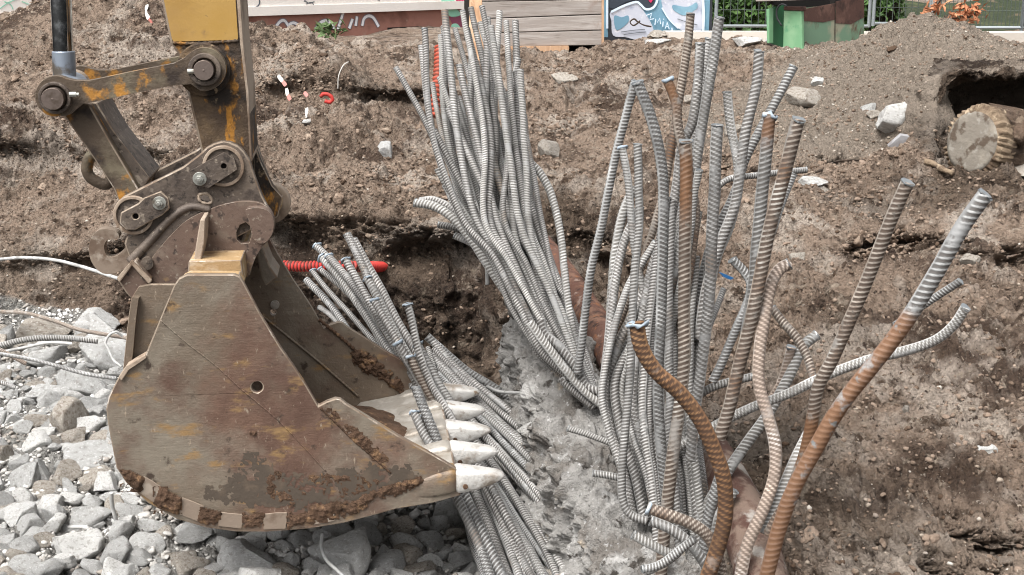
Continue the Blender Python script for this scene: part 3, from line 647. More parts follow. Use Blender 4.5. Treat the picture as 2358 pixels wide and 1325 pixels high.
# --- dipper arm
AW = .34; AT = .32
arm = plate("dipper_arm", [(340, -160), (368, -20), (392, 100), (420, 140), (432, 215), (445, 270), (462, 345), (470, 400), (500, 430), (545, 430), (572, 400), (580, 360), (572, 210), (560, 100), (552, -20), (545, -160)], AW, AT, M['armdirt'], ex, bevel=.008)
plate("paint_panel", [(341, -160), (373, -20), (396, 90), (400, 96), (546, 92), (548, 88), (541, -20), (534, -160)], AW - .003, .002, M['yellow'], arm, bevel=0)
bead("weld_bead", [(398, 99), (440, 101), (500, 98), (550, 94)], AW, .006, M['armdirt'], arm)
plate("edge_strip", [(545, -160), (552, -20), (560, 100), (572, 210), (580, 372), (577, 374), (566, 210), (553, 100), (544, -20), (537, -160)], AW - .004, AT, M['armside'], arm, bevel=.002)
def pinset(c, w0, mat_, parent, rp=21, ring=(30, 44), ln=.05, name="pivot_pin"):
    s_ = (DNEAR + w0) / FPX * 1.035
    mb = MB(); mb.ring(onp(*c, w0) - WAX * .02, WAX, (rp + 4) * s_, ring[0] * s_, .04); mb.put("pin_collar", M['coupler'], parent, bevel=.003)
    mb = MB(); mb.ring(onp(*c, w0) - WAX * ln, WAX, 0, rp * s_, ln * 1.5, 36); mb.ring(onp(*c, w0) - WAX * (ln + .0015), WAX, 0, 2.2 * s_, .002, 10); mb.put(name, M['pin'], parent, bevel=.003)
boss = MB(); s_ = (DNEAR + AW) / FPX * 1.035
boss.ring(onp(470, 160, AW) - WAX * .02, WAX, 0, 57 * s_, .03, 44); boss.put("arm_boss", M['armdirt'], arm, bevel=.004)
# --- idler links, near and far
def linkshape(c0, r0, c1, r1, top, bottom):
    return [*circ(*c0, r0, 60, 300, 22)[::1], *top, *circ(*c1, r1, 230, 470, 22), *bottom]
lk = [(152, 258), (165, 262)] 
def idler(w0):
    pts = circ(128, 222, 47, 75, 300, 24) + [(172, 186), (205, 186), (300, 166), (400, 146), (425, 133), (437, 122)] + circ(470, 160, 50, 228, 460, 24) + [(440, 194), (400, 197), (300, 217), (215, 236), (190, 240), (165, 262), (150, 268)]
    return plate("idler_link", pts, w0, .045, M['link'], ex, bevel=.005, ref=AW - .075)
i1 = idler(AW - .075); i2 = idler(AW + AT + .03)
pinset((128, 225), AW - .075, None, i1, rp=23, ring=(34, 44)); pinset((472, 160), AW - .075, None, i1, rp=21, ring=(35, 44))
for (a, b) in ((160, 218), (432, 165)):
    mb = MB(); mb.ring(onp(a, b, AW - .095), UAX, 0, .009, .022, 12); mb.ring(onp(a + 8, b, AW - .095), UAX, 0, .006, .02, 10); mb.put("grease_nipple", M['bolt'], i1)
# --- cylinder rod
P0, P1 = onp(134, -140, AW + .16), onp(146, 118, AW + .16); P2 = onp(149, 180, AW + .16)
s_ = (DNEAR + AW + .16) / FPX * 1.03
mb = MB(); mb.ring(P0, P1 - P0, 0, 21.5 * s_, np.linalg.norm(P1 - P0), 40); put("cylinder_rod", np.array(mb.V), mb.F, M['chrome'], ex, True).modifiers.new("e", 'EDGE_SPLIT')
mb = MB(); mb.ring(P1, P2 - P1, 0, 24 * s_, np.linalg.norm(P2 - P1), 36); mb.ring(onp(140, 222, AW + .06), WAX, 0, 42 * s_, .2, 36); mb.put("rod_eye", M['rodend'], ex, bevel=.003)
mb = MB(); mb.ring(onp(166, 200, AW + .27), WAX, 0, 36 * s_, .05, 30); mb.put("rod_bush", M['armside'], ex, bevel=.004)
# --- bucket link (between idler pin and coupler)
bl = plate("bucket_link", [(143, 262), (190, 236), (205, 240), (262, 340), (322, 441), (310, 500), (275, 470), (262, 436), (205, 350), (170, 300)], AW - .02, .05, M['link'], ex, bevel=.005)
plate("link_web", [(200, 232), (222, 236), (268, 312), (346, 412), (322, 441), (262, 345)], AW + .03, .26, M['coupler'], bl, bevel=.005)
plate("link_plate", [(143, 262), (190, 236), (212, 240), (262, 340), (322, 441), (310, 500), (262, 436), (205, 350)], AW + .29, .05, M['link'], bl, bevel=.005, ref=AW - .02)
C, _ = crom(np.array([onp(a, b, AW + .36) for a, b in ((232, 350), (208, 362), (200, 390), (212, 412), (245, 425), (262, 400))]), .008); V, F_ = sweep(C, np.full(len(C), .022), 10); put("hose_guard", V, F_, M['link'], bl)
# --- quick coupler
cw = AW - .06
cpl = [*circ(312, 493, 50, 95, 215, 14), (286, 452), (319, 436), (367, 412), (421, 385), (458, 357), (476, 340), (492, 331), (510, 326), (530, 328), (548, 336), (562, 350), (575, 371), (585, 403), (603, 451), (618, 480), (600, 520), (520, 560), (440, 600), (345, 648), (301, 604), (286, 562), (290, 548)]
cp = plate("quick_coupler", cpl, cw, .04, M['coupler'], ex, holes=[smoothloop([(458, 449), (475, 446), (485, 455), (487, 466), (474, 469), (460, 462)], 3)], bevel=.006)
cw2 = AW + AT + .02
plate("coupler_plate", cpl, cw2, .04, M['coupler'], cp, bevel=.006, ref=cw)
plate("coupler_core", [(380, 500), (430, 470), (520, 470), (590, 480), (560, 560), (345, 640), (305, 600)], cw + .05, .3, M['coupler'], cp, bevel=.01)
bead("slot_rim", [(458, 449), (475, 446), (485, 455), (487, 466), (474, 469), (460, 462), (458, 449)], cw, .005, M['armside'], cp)
# raised curved rib running down to the claw
C, _ = crom(np.array([onp(a, b, cw - .01) for a, b in ((300, 604), (345, 556), (390, 507), (425, 482), (450, 477), (485, 484))]), .008); V, F_ = sweep(C, np.interp(np.linspace(0, 1, len(C)), [0, 1], [.018, .014]), 10); put("curved_rib", V, F_, M['coupler'], cp)
plate("claw_cheek", smoothloop([(300, 606), (345, 558), (392, 509), (430, 486), (470, 488), (430, 515), (395, 545), (345, 605), (325, 640)], 2), cw - .015, .03, M['coupler'], cp, bevel=.008)
for (c, r, pl, bolt, hole) in (((515, 382), 45, [(438, 394), (515, 352), (539, 366), (546, 391), (479, 434), (440, 421)], (460, 412), (515, 383)),
                               ((308, 495), 43, [(316, 470), (330, 457), (370, 441), (388, 457), (391, 481), (373, 497), (312, 530), (290, 530), (275, 515), (278, 490)], (367, 468), (312, 499))):
    s_ = (DNEAR + cw) / FPX * 1.035
    mb = MB(); mb.ring(onp(*c, cw) - WAX * .016, WAX, (r - 7) * s_, r * s_, .02, 44); mb.put("boss_ring", M['armside'], cp, bevel=.002)
    mb = MB(); mb.ring(onp(*c, cw) - WAX * .008, WAX, 0, (r - 6) * s_, .01, 36); mb.put("boss_face", M['coupler'], cp)
    rp = plate("retaining_plate", pl, cw - .034, .022, M['coupler'], cp, holes=[circ(*hole, 7, n=14)], bevel=.004)
    mb = MB(); mb.ring(onp(*hole, cw) - WAX * .013, WAX, 0, 8 * s_, .002, 14); mb.put("grease_hole", M['black'], cp)
    mb = MB(); mb.ring(onp(*bolt, cw - .034) - WAX * .006, WAX, 0, 15 * s_, .008, 28); mb.ring(onp(*bolt, cw - .034) - WAX * .022, WAX, 0, 9 * s_, .018, 6); mb.ring(onp(*bolt, cw - .034) - WAX * .027, WAX, 0, 4.5 * s_, .008, 12); mb.put("bolt", M['bolt'], cp, bevel=.0015)
# lifting hook behind the coupler
hk = [(262, 552), (274, 548), (270, 536), (255, 529), (235, 528), (218, 537), (207, 556), (205, 580), (210, 602), (224, 622), (245, 632), (275, 626), (300, 608), (318, 580), (296, 560), (288, 572), (275, 585), (262, 592), (250, 592), (242, 582), (240, 566), (247, 553)]
plate("lifting_hook", smoothloop(hk, 3), cw + .06, .05, M['block'], cp, bevel=.012)
# lower arm cheek and end boss seen past the arm
plate("arm_cheek", [(582, 335), (592, 350), (600, 372), (628, 430), (650, 455), (640, 500), (622, 510), (604, 450), (585, 400)], AW + .22, .05, M['armdirt'], arm, bevel=.005)
mb = MB(); s_ = (DNEAR + .75) / FPX; mb.ring(onp(622, 470, .72), WAX, 0, 46 * s_, .06, 36); mb.put("end_boss", M['armside'], arm, bevel=.006)
mb = MB(); mb.ring(onp(615, 465, .68), WAX, 0, 34 * s_, .06, 36); mb.put("end_bush", M['ochre'], arm, bevel=.006)
# ------------------------------------------------------------------ steel reinforcing bars
def steel(name, c, dark, extra=(), rough=.7, metal=.35):
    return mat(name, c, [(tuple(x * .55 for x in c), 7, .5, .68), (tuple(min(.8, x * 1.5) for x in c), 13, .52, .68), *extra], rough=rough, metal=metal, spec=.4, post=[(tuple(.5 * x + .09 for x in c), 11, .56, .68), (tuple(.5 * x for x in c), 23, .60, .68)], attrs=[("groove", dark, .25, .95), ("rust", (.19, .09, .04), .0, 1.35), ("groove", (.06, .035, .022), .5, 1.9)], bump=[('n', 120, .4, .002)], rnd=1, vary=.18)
M['s_pale'] = steel("dusty_bar_steel", (.38, .372, .36), (.12, .115, .11), [((.30, .25, .20), 5, .60, .7)])
M['s_white'] = steel("cement_coated_steel", (.42, .414, .40), (.16, .155, .145), metal=.1, rough=.85)
M['s_grey'] = steel("bar_steel", (.38, .375, .365), (.15, .146, .14), [((.22, .16, .12), 4, .58, .7)])
M['s_dark'] = steel("dark_bar_steel", (.34, .34, .335), (.105, .104, .102), [((.40, .40, .39), 9, .56, .68)])
M['s_brown'] = steel("brown_bar_steel", (.32, .28, .24), (.105, .08, .065), [((.16, .085, .045), 5, .5, .66), ((.5, .48, .44), 8, .56, .68)])
M['s_rust'] = steel("rusty_bar_steel", (.20, .105, .05), (.055, .028, .015), [((.10, .05, .03), 6, .48, .66), ((.28, .16, .08), 10, .54, .68)], rough=.85, metal=.05)
M['s_pink'] = steel("pinkish_bar_steel", (.36, .29, .24), (.18, .14, .115), [((.58, .55, .52), 4, .5, .66)], metal=.1, rough=.85)
M['tie'] = mat("pale_blue_tie", (.27, .32, .37), [((.42, .45, .47), 30, .5, .65)], rough=.5, rnd=1)
M['cut'] = mat("sheared_steel", (.30, .32, .33), [((.12, .13, .14), 30, .5, .65)], rough=.35, metal=.7)
def rebar(pts, Y0, Y1, wpx, m='s_pale', label=None, group=None, tie=0, cut=1, rust=None, ribs=1.0, seed=None, bumpy=1.0, name="rebar"):
    """pts from the free end to the root: (px, py) or (px, py, Y)"""
    P = np.array([p[:2] for p in pts], float); L = np.concatenate([[0], np.cumsum(np.linalg.norm(np.diff(P, axis=0), axis=1))]); L /= L[-1]
    kx = [0] + [l for l, p in zip(L, pts) if len(p) > 2] + [1]; ky = [Y0] + [p[2] for p in pts if len(p) > 2] + [Y1]
    C = np.array([at(p[0], p[1], np.interp(l, kx, ky)) for l, p in zip(L, pts)])
    r = wpx / 2 / FPX * np.mean([Y0, Y1]) * 1.02
    sp = r * .76
    C, s = crom(C, sp / 5.5)
    r_ = np.random.default_rng(int(P.sum() * 7) % 99991 if seed is None else seed)
    C = C + (r * .25 * bumpy) * np.stack([perlin(np.stack([s * 5 + 9 * k, s * 0 + r_.random() * 90, s * 0], 1)) for k in range(3)], 1)
    mseg = 12 if wpx > 26 else 10
    ph = np.arange(mseg) * 2 * math.pi / mseg + r_.random() * 6 * 0
    spin = (r_.random() - .5) * .7 + .3 * np.sin(s * 2.2 + r_.random() * 6) + (math.pi if r_.random() < .5 else 0)
    th = ph[None] + spin[:, None]
    side = np.sin(th); phase = s[:, None] / sp + (.3 if wpx < 22 else .55) * np.cos(th) * np.sign(r_.random() - .35 + 1e-3) + .5 * (side < 0)
    c = .5 + .5 * np.cos(2 * math.pi * phase)
    rib = ribs * c ** (2.6 if wpx < 22 else 3.6) * np.clip(np.abs(side) * 1.6, 0, 1); seam = np.clip(np.abs(np.cos(th)) - .93, 0, 1) / .07
    R = r * (1 + .05 * perlin(np.stack([s * 11, s * 0 + r_.random() * 50, s * 0], 1)))[:, None] * (.93 + .10 * (.75 + .5 * perlin(np.stack([s * 17, s * 0 + 7.7, s * 0], 1)))[:, None] * np.maximum(rib, seam * .7 * ribs))
    V, F_ = sweep(C, R, mseg, (0, 1, -.28))
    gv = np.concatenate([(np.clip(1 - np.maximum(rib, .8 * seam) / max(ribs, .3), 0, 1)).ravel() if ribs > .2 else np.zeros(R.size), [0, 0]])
    ru = np.zeros(len(s))
    if rust: f_ = s / s[-1] + .05 * perlin(np.stack([s * 9, s * 0, s * 0], 1)); ru = sstep(rust[0] - .04, rust[0] + .04, f_) * (1 - sstep(rust[1] - .06, rust[1] + .06, f_))
    ru = np.concatenate([np.repeat(ru, mseg), [0, 0]])
    cut_ = (tie or cut); o = None
    if cut_:
        e = empty(name, C[-1], label or "ribbed steel bar", "steel bar", group)
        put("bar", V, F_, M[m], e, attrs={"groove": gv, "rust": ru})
        T = (C[0] - C[3]); T /= np.linalg.norm(T)
        if tie:
            mb = MB(); mb.ring(C[0] - T * r * .6, T + [.15, .1, 0], r * .5, r * 1.22, r * .5, 12); Vt = np.array(mb.V); Vt += perlin(Vt * 45)[:, None] * r * .9
            put("blue_cap", Vt, mb.F, M['tie'], e, True)
        else:
            mb = MB(); mb.ring(C[0] - T * r * .1, T + [.25 * r_.random(), -.3, .3 * r_.random()], 0, r * 1.03, r * .16, 12); Vt = np.array(mb.V); Vt += perlin(Vt * 50)[:, None] * r * .3
            put("cut_end", Vt, mb.F, M['cut'], e, False)
        return e
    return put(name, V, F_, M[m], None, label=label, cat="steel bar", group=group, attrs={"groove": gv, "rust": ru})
# --- middle bundle, fanned upwards out of the concrete
GB = "bars of the tall middle bundle"
tops = [(911, 156), (977, 65), (970, 105), (996, 190), (1014, 81), (1024, 24), (1021, 60), (1048, 66), (1065, 24), (1075, 66), (1087, 124), (1084, 18), (1109, 14), (1106, 52), (1114, 238), (1150, 25), (1165, 48), (1186, 48), (1194, 136), (1208, 265), (1135, 150), (1055, 240), (1100, 330), (1140, 280), (1170, 330), (1040, 180), (1122, 40), (1095, 180)]
blabel = {0: "lone thin bar leaning out leftmost from the tall middle bundle", 1: "high bar tip on the middle bundle's left flank, beside the red conduit", 5: "bar of the middle bundle whose tip overlaps the green and red mural", 15: "straight bar whose tip rises against the grey plank shed",
          17: "thin bar tip on the middle bundle's right flank, before the grey planks", 18: "short dark-tipped bar bent outwards on the right flank of the middle bundle", 19: "short pale bar end low on the right flank of the middle bundle", 12: "bar of the middle bundle rising in front of the peach timber post"}
TONE = {'s_pale': 'grey', 's_white': 'whitish', 's_grey': 'steel grey', 's_dark': 'dark', 's_brown': 'brownish'}
def zone(t, m_): return f"{TONE[m_]} ribbed bar standing in the {'left third' if t < .33 else 'middle' if t < .67 else 'right third'} of the tall middle bundle"
order = sorted(range(len(tops)), key=lambda i: tops[i][0] + .05 * tops[i][1])
rb = random.Random(5)
ORD = 'first second third fourth fifth sixth seventh eighth ninth tenth eleventh twelfth thirteenth fourteenth fifteenth sixteenth seventeenth eighteenth nineteenth twentieth'.split() + ['twenty-' + w for w in 'first second third fourth fifth sixth seventh eighth ninth'.split()] + ['thirtieth'] + ['thirty-' + w for w in 'first second third fourth fifth sixth seventh eighth ninth'.split()]
for rank, i in enumerate(order):
    t = rank / (len(tops) - 1); x, y = tops[i]; j = lambda a: rb.uniform(-a, a)
    way = []; dev = j(14) + (52 if i in (7, 8, 9, 11, 12, 13) else -22 if i in (15, 18, 20) else 0)
    X = lambda yy: np.interp(yy, [300, 450, 500, 600, 700, 800, 860, 925, 960], [985 + t * 225 + dev, 1026 + t * 205, 1055 + t * 180, 1122 + t * 150, 1178 + t * 128, 1238 + t * 102, 1290 + t * 65, 1365 + t * 22, 1400 + t * 15])
    for yy in (300, 500, 600, 700, 800, 870, 925, 965):
        if yy > y + 100: way.append((X(yy) + j(7) * (yy < 900), yy + j(10)))
    if t < .45: way = way[:-2] + [(X(870) - 6, 880), (1360 + 20 * t, 935 + 12 * t)]
    dY = j(.22)
    mm_ = rb.choice(['s_pale', 's_pale', 's_pale', 's_white', 's_grey'])
    rebar([(x, y)] + way, 5.65 + dY + .1 * t, 4.95 + dY * .4, rb.choice([13, 14, 15, 16, 17]), mm_,
          blabel.get(i) or f"{TONE[mm_]} ribbed bar whose tip is {ORD[rank]} from the left in the tall middle bundle", GB, cut=rb.random() < .35, bumpy=1.5)
for i in range(36):
    t = (i + .5) / 36; y = rb.uniform(160, 540); x0 = 1026 + t * 205
    way = [(np.interp(yy, [450, 600, 700, 800, 900], [1030 + t * 200, 1122 + t * 150, 1178 + t * 128, 1238 + t * 102, 1340 + t * 30]) + rb.uniform(-8, 8), yy) for yy in (600, 700, 800, 900)]
    rebar([(np.interp(y, [100, 350, 450, 600], [975 + t * 215, 1000 + t * 212, 1030 + t * 200, 1122 + t * 150]) + rb.uniform(-10, 10), y)] + way, 5.7 + rb.uniform(-.1, .15), 5.05, rb.choice([13, 14, 16]), (mm_ := rb.choice(['s_pale', 's_grey', 's_white'])), f"{TONE[mm_]} bar half hidden inside the tall middle bundle, {ORD[i]} from the left", GB, cut=0, bumpy=2.2)
rebar([(955, 467), (1000, 476), (1045, 505), (1082, 548), (1120, 605), (1170, 680), (1230, 745), (1300, 800)], 5.45, 5.1, 21, 's_white', "pale bar bent out to the left of the middle bundle, the upper of two", GB)
rebar([(968, 463), (1003, 462), (1050, 488), (1100, 545), (1150, 620), (1210, 700), (1290, 780)], 5.6, 5.15, 19, 's_pale', "pale bar bent leftwards just behind the pale outermost bar of the middle bundle", GB, cut=0)
rebar([(1010, 518), (1045, 524), (1085, 540), (1130, 590), (1180, 660)], 5.5, 5.3, 17, 's_pale', "short bar end pointing left below the two outermost bent bars", GB)
rebar([(1048, 543), (1090, 562), (1130, 600), (1165, 640), (1215, 720), (1290, 810)], 5.45, 5.1, 18, 's_white', "lowest short bar end pointing left out of the middle bundle", GB)
rebar([(1123, 655), (1122, 620), (1119, 580), (1110, 540)], 5.5, 5.5, 11, 's_grey', "thin short rod hanging straight down beside the concrete", GB, ribs=.1)
rebar([(1220, 374), (1246, 402), (1270, 450), (1290, 540), (1300, 620), (1308, 700), (1325, 800), (1345, 890), (1370, 950)], 5.5, 4.95, 19, 's_white', "pale bar bowed out to the right of the middle bundle", GB, cut=0)
for k_, (x, y, x2, y2, x3, y3) in enumerate([(1130, 60, 1110, 300, 1200, 520), (1058, 150, 1120, 330, 1150, 520), (1160, 210, 1130, 400, 1190, 560), (1030, 250, 1100, 420, 1200, 600), (1198, 160, 1160, 360, 1225, 560), (1000, 300, 1080, 470, 1180, 640)]):
    rebar([(x, y), ((x + x3) / 2, (y + y3) / 2 + 10), (x3, y3), (x3 + 70, y3 + 160), (1350, 900)], 5.45, 4.95, 16, ['s_white', 's_pale'][k_ % 2], (" whitish" if k_ % 2 == 0 else "grey").strip() + f" bar lying over the front of the middle bundle, {ORD[k_]} counted", GB, cut=k_ % 2, bumpy=2)
rebar([(1008, 390), (1030, 430), (1075, 500), (1140, 590), (1200, 690), (1250, 770)], 5.4, 5.15, 18, 's_white', "bar in front of the middle bundle ending halfway up its left flank", GB)
rebar([(1220, 742), (1262, 800), (1300, 850), (1345, 900), (1390, 935)], 4.9, 4.85, 22, 's_white', "white bar curling down over the top of the broken concrete", GB, cut=0)
rebar([(1245, 735), (1255, 770), (1290, 800), (1330, 850), (1350, 890), (1392, 905)], 4.95, 4.85, 24, 's_pale', "second pale bar curling down onto the concrete", GB, cut=0)
for c_, nm in ((onp(1110, 491, 1.1), 0), (onp(1086, 512, 1.1), 1)):
    V, F_ = rock(2, 77 + nm); put("marker_tag", V * .012 + c_, F_, mat("red_marker_paint", (.55, .06, .04)) if nm == 0 else bpy.data.materials["red_marker_paint"], label=("upper" if nm == 0 else "lower") + " small red tag caught on the middle bundle of bars", cat="tag")
# --- low bundle that passes behind the bucket teeth
GA = "bars of the low bundle behind the bucket teeth"
A = [([(800, 540), (860, 665), (915, 775), (960, 850), (1005, 925), (1050, 1030), (1105, 1160), (1170, 1330)], 5.75, 4.4, 22, 's_pale', "leftmost of the two bars rising highest out of the low bundle", 0, 5.17, 4),
     ([(814, 552), (870, 655), (930, 765), (985, 855), (1028, 930), (1080, 1040), (1140, 1170), (1215, 1335)], 5.75, 4.4, 22, 's_pale', "rightmost of the two bars rising highest out of the low bundle", 0, 5.17, 4),
     ([(727, 566), (760, 600), (800, 655), (850, 740), (905, 820), (950, 890), (975, 925)], 5.9, 5.2, 17, 's_grey', "blue-capped bar reaching furthest up to the left in the low bundle", 1, None, 0),
     ([(740, 592), (790, 650), (845, 730), (895, 810), (945, 880), (990, 935)], 5.85, 5.2, 20, 's_white', "pale bar with a blue cap just below the red hose", 1, None, 0),
     ([(795, 596), (830, 660), (880, 745), (935, 840), (990, 930)], 5.6, 5.18, 19, 's_pale', "capped bar crossing in front of the red hose", 1, None, 0),
     ([(755, 590), (800, 640), (850, 705), (905, 785), (955, 860)], 5.8, 5.2, 18, 's_pale', "ribbed bar of the low bundle between two capped neighbours", 1, None, 0),
     ([(845, 640), (875, 700), (920, 785), (965, 860), (1010, 935)], 5.5, 5.16, 20, 's_white', "pale bar with its blue cap in the middle of the low bundle", 1, None, 0),
     ([(860, 690), (895, 750), (940, 830), (985, 905)], 5.4, 5.15, 19, 's_pale', "short bar with a blue tie at the heart of the low bundle", 1, None, 0),
     ([(718, 623), (765, 680), (815, 735), (855, 780), (900, 840)], 5.9, 5.5, 13, 's_grey', "thin smooth bar with a blue tip above the far bucket wall", 1, None, 0),
     ([(736, 620), (780, 655), (815, 690), (838, 712), (862, 722)], 5.9, 5.7, 13, 's_pale', "thin curved rod ending among the low bars", 1, None, 0),
     ([(706, 645), (740, 680), (770, 715), (800, 760)], 6.0, 5.7, 17, 's_dark', "striped bar nearest the top edge of the far bucket wall", 0, None, 0),
     ([(736, 708), (760, 725), (790, 760)], 5.95, 5.7, 13, 's_grey', "short bar end peeping over the far bucket wall", 0, None, 0),
     ([(938, 698), (950, 745), (965, 810), (990, 880), (1030, 945), (1075, 1030), (1135, 1130), (1230, 1320)], 5.2, 4.45, 21, 's_pale', "upright blue-capped bar standing apart on the right of the low bundle", 1, 5.1, 3),
     ([(914, 788), (945, 840), (975, 890), (1005, 930)], 5.2, 5.12, 22, 's_pale', "blue-capped bar close behind the far bucket wall", 1, None, 0),
     ([(960, 790), (990, 845), (1020, 900), (1060, 960)], 5.25, 5.12, 20, 's_grey', "bar with a blue tie above the furthest tooth", 1, None, 0),
     ([(944, 817), (965, 865), (1000, 925)], 5.15, 5.10, 21, 's_brown', "dull brown bar with a blue tie above the furthest tooth", 1, None, 0),
     ([(957, 892), (975, 940), (1000, 1000), (1025, 1060), (1060, 1140), (1130, 1330)], 4.75, 4.3, 25, 's_dark', "dark bar end in front of the bucket lip between the teeth", 0, 4.62, 3),
     ([(952, 948), (975, 1000), (1010, 1055), (1050, 1140), (1100, 1250), (1130, 1340)], 4.7, 4.3, 23, 's_grey', "blue-capped bar poking up inside the bucket lip, the nearer of two", 1, 4.58, 2),
     ([(978, 955), (1000, 1005), (1035, 1070), (1080, 1160), (1160, 1335)], 4.75, 4.3, 25, 's_dark', "dark blue-capped bar poking up inside the bucket lip, the farther of two", 1, 4.60, 2),
     ([(1010, 885), (1000, 850), (985, 800)], 5.4, 5.5, 12, 's_white', "thin white rod bent beside the far bucket wall", 0, None, 0)]
for pts, y0, y1, wd, m_, lb, tie, ym, yi in A:
    if ym: pts = [p if k != yi else (*p, ym) for k, p in enumerate(pts)]
    rebar(pts, y0, y1, wd, m_, lb, GA, tie=tie, cut=1, bumpy=1.3)
# the same bundle's right-hand spread, lying down towards the concrete
ends = [(1200, 945), (1222, 1010), (1255, 1060), (1282, 1100), (1308, 1150), (1325, 1185), (1332, 1222), (1322, 1250), (1345, 1285), (1320, 1340), (1290, 1345), (1262, 1345), (1232, 1345), (1200, 1345), (1172, 1345), (1146, 1345), (1120, 1345)]
for i, (ex_, ey) in enumerate(ends):
    t = i / (len(ends) - 1)
    for q in range(2):
        jx = rb.uniform(-9, 9)
        x0 = 985 + 60 * t + jx; y0 = 775 + 230 * t + (32 if q else 0)
        ye = np.interp(ey, [940, 1100, 1200, 1345], [5.55, 4.98, 4.72, 4.35])
        mx_, my_ = x0 + (ex_ - x0) * .45, y0 + (ey - y0) * .40 + 16 * (1 - t)
        rebar([(x0, y0), ((x0 + mx_) / 2 + 2, (y0 + my_) / 2 + 4), (mx_ + jx * .5, my_), (x0 + (ex_ - x0) * .75 + jx, y0 + (ey - y0) * .72), (ex_ + (14 if q else 0), ey + q * 10)], 5.62 - .5 * t, ye, rb.choice([16, 17, 19, 20]) + (2 if t > .6 else 0), (mm_ := rb.choice(['s_grey', 's_pale', 's_pale', 's_dark'])),
              "uppermost bar of the spread lying towards the concrete from behind the teeth" if i == 0 and q == 0 else f"{TONE[mm_]} bar, {ORD[(nf := globals().get('nf', 0) + 1)]} from the top of those sloping to the broken concrete", "bars sloping down to the broken concrete", cut=0, bumpy=1.5)
rebar([(1120, 890), (1150, 902), (1200, 905)], 5.5, 5.5, 9, 's_grey', "thin wire bridging from the teeth to the concrete", None, cut=0, ribs=.1, name="steel_wire")
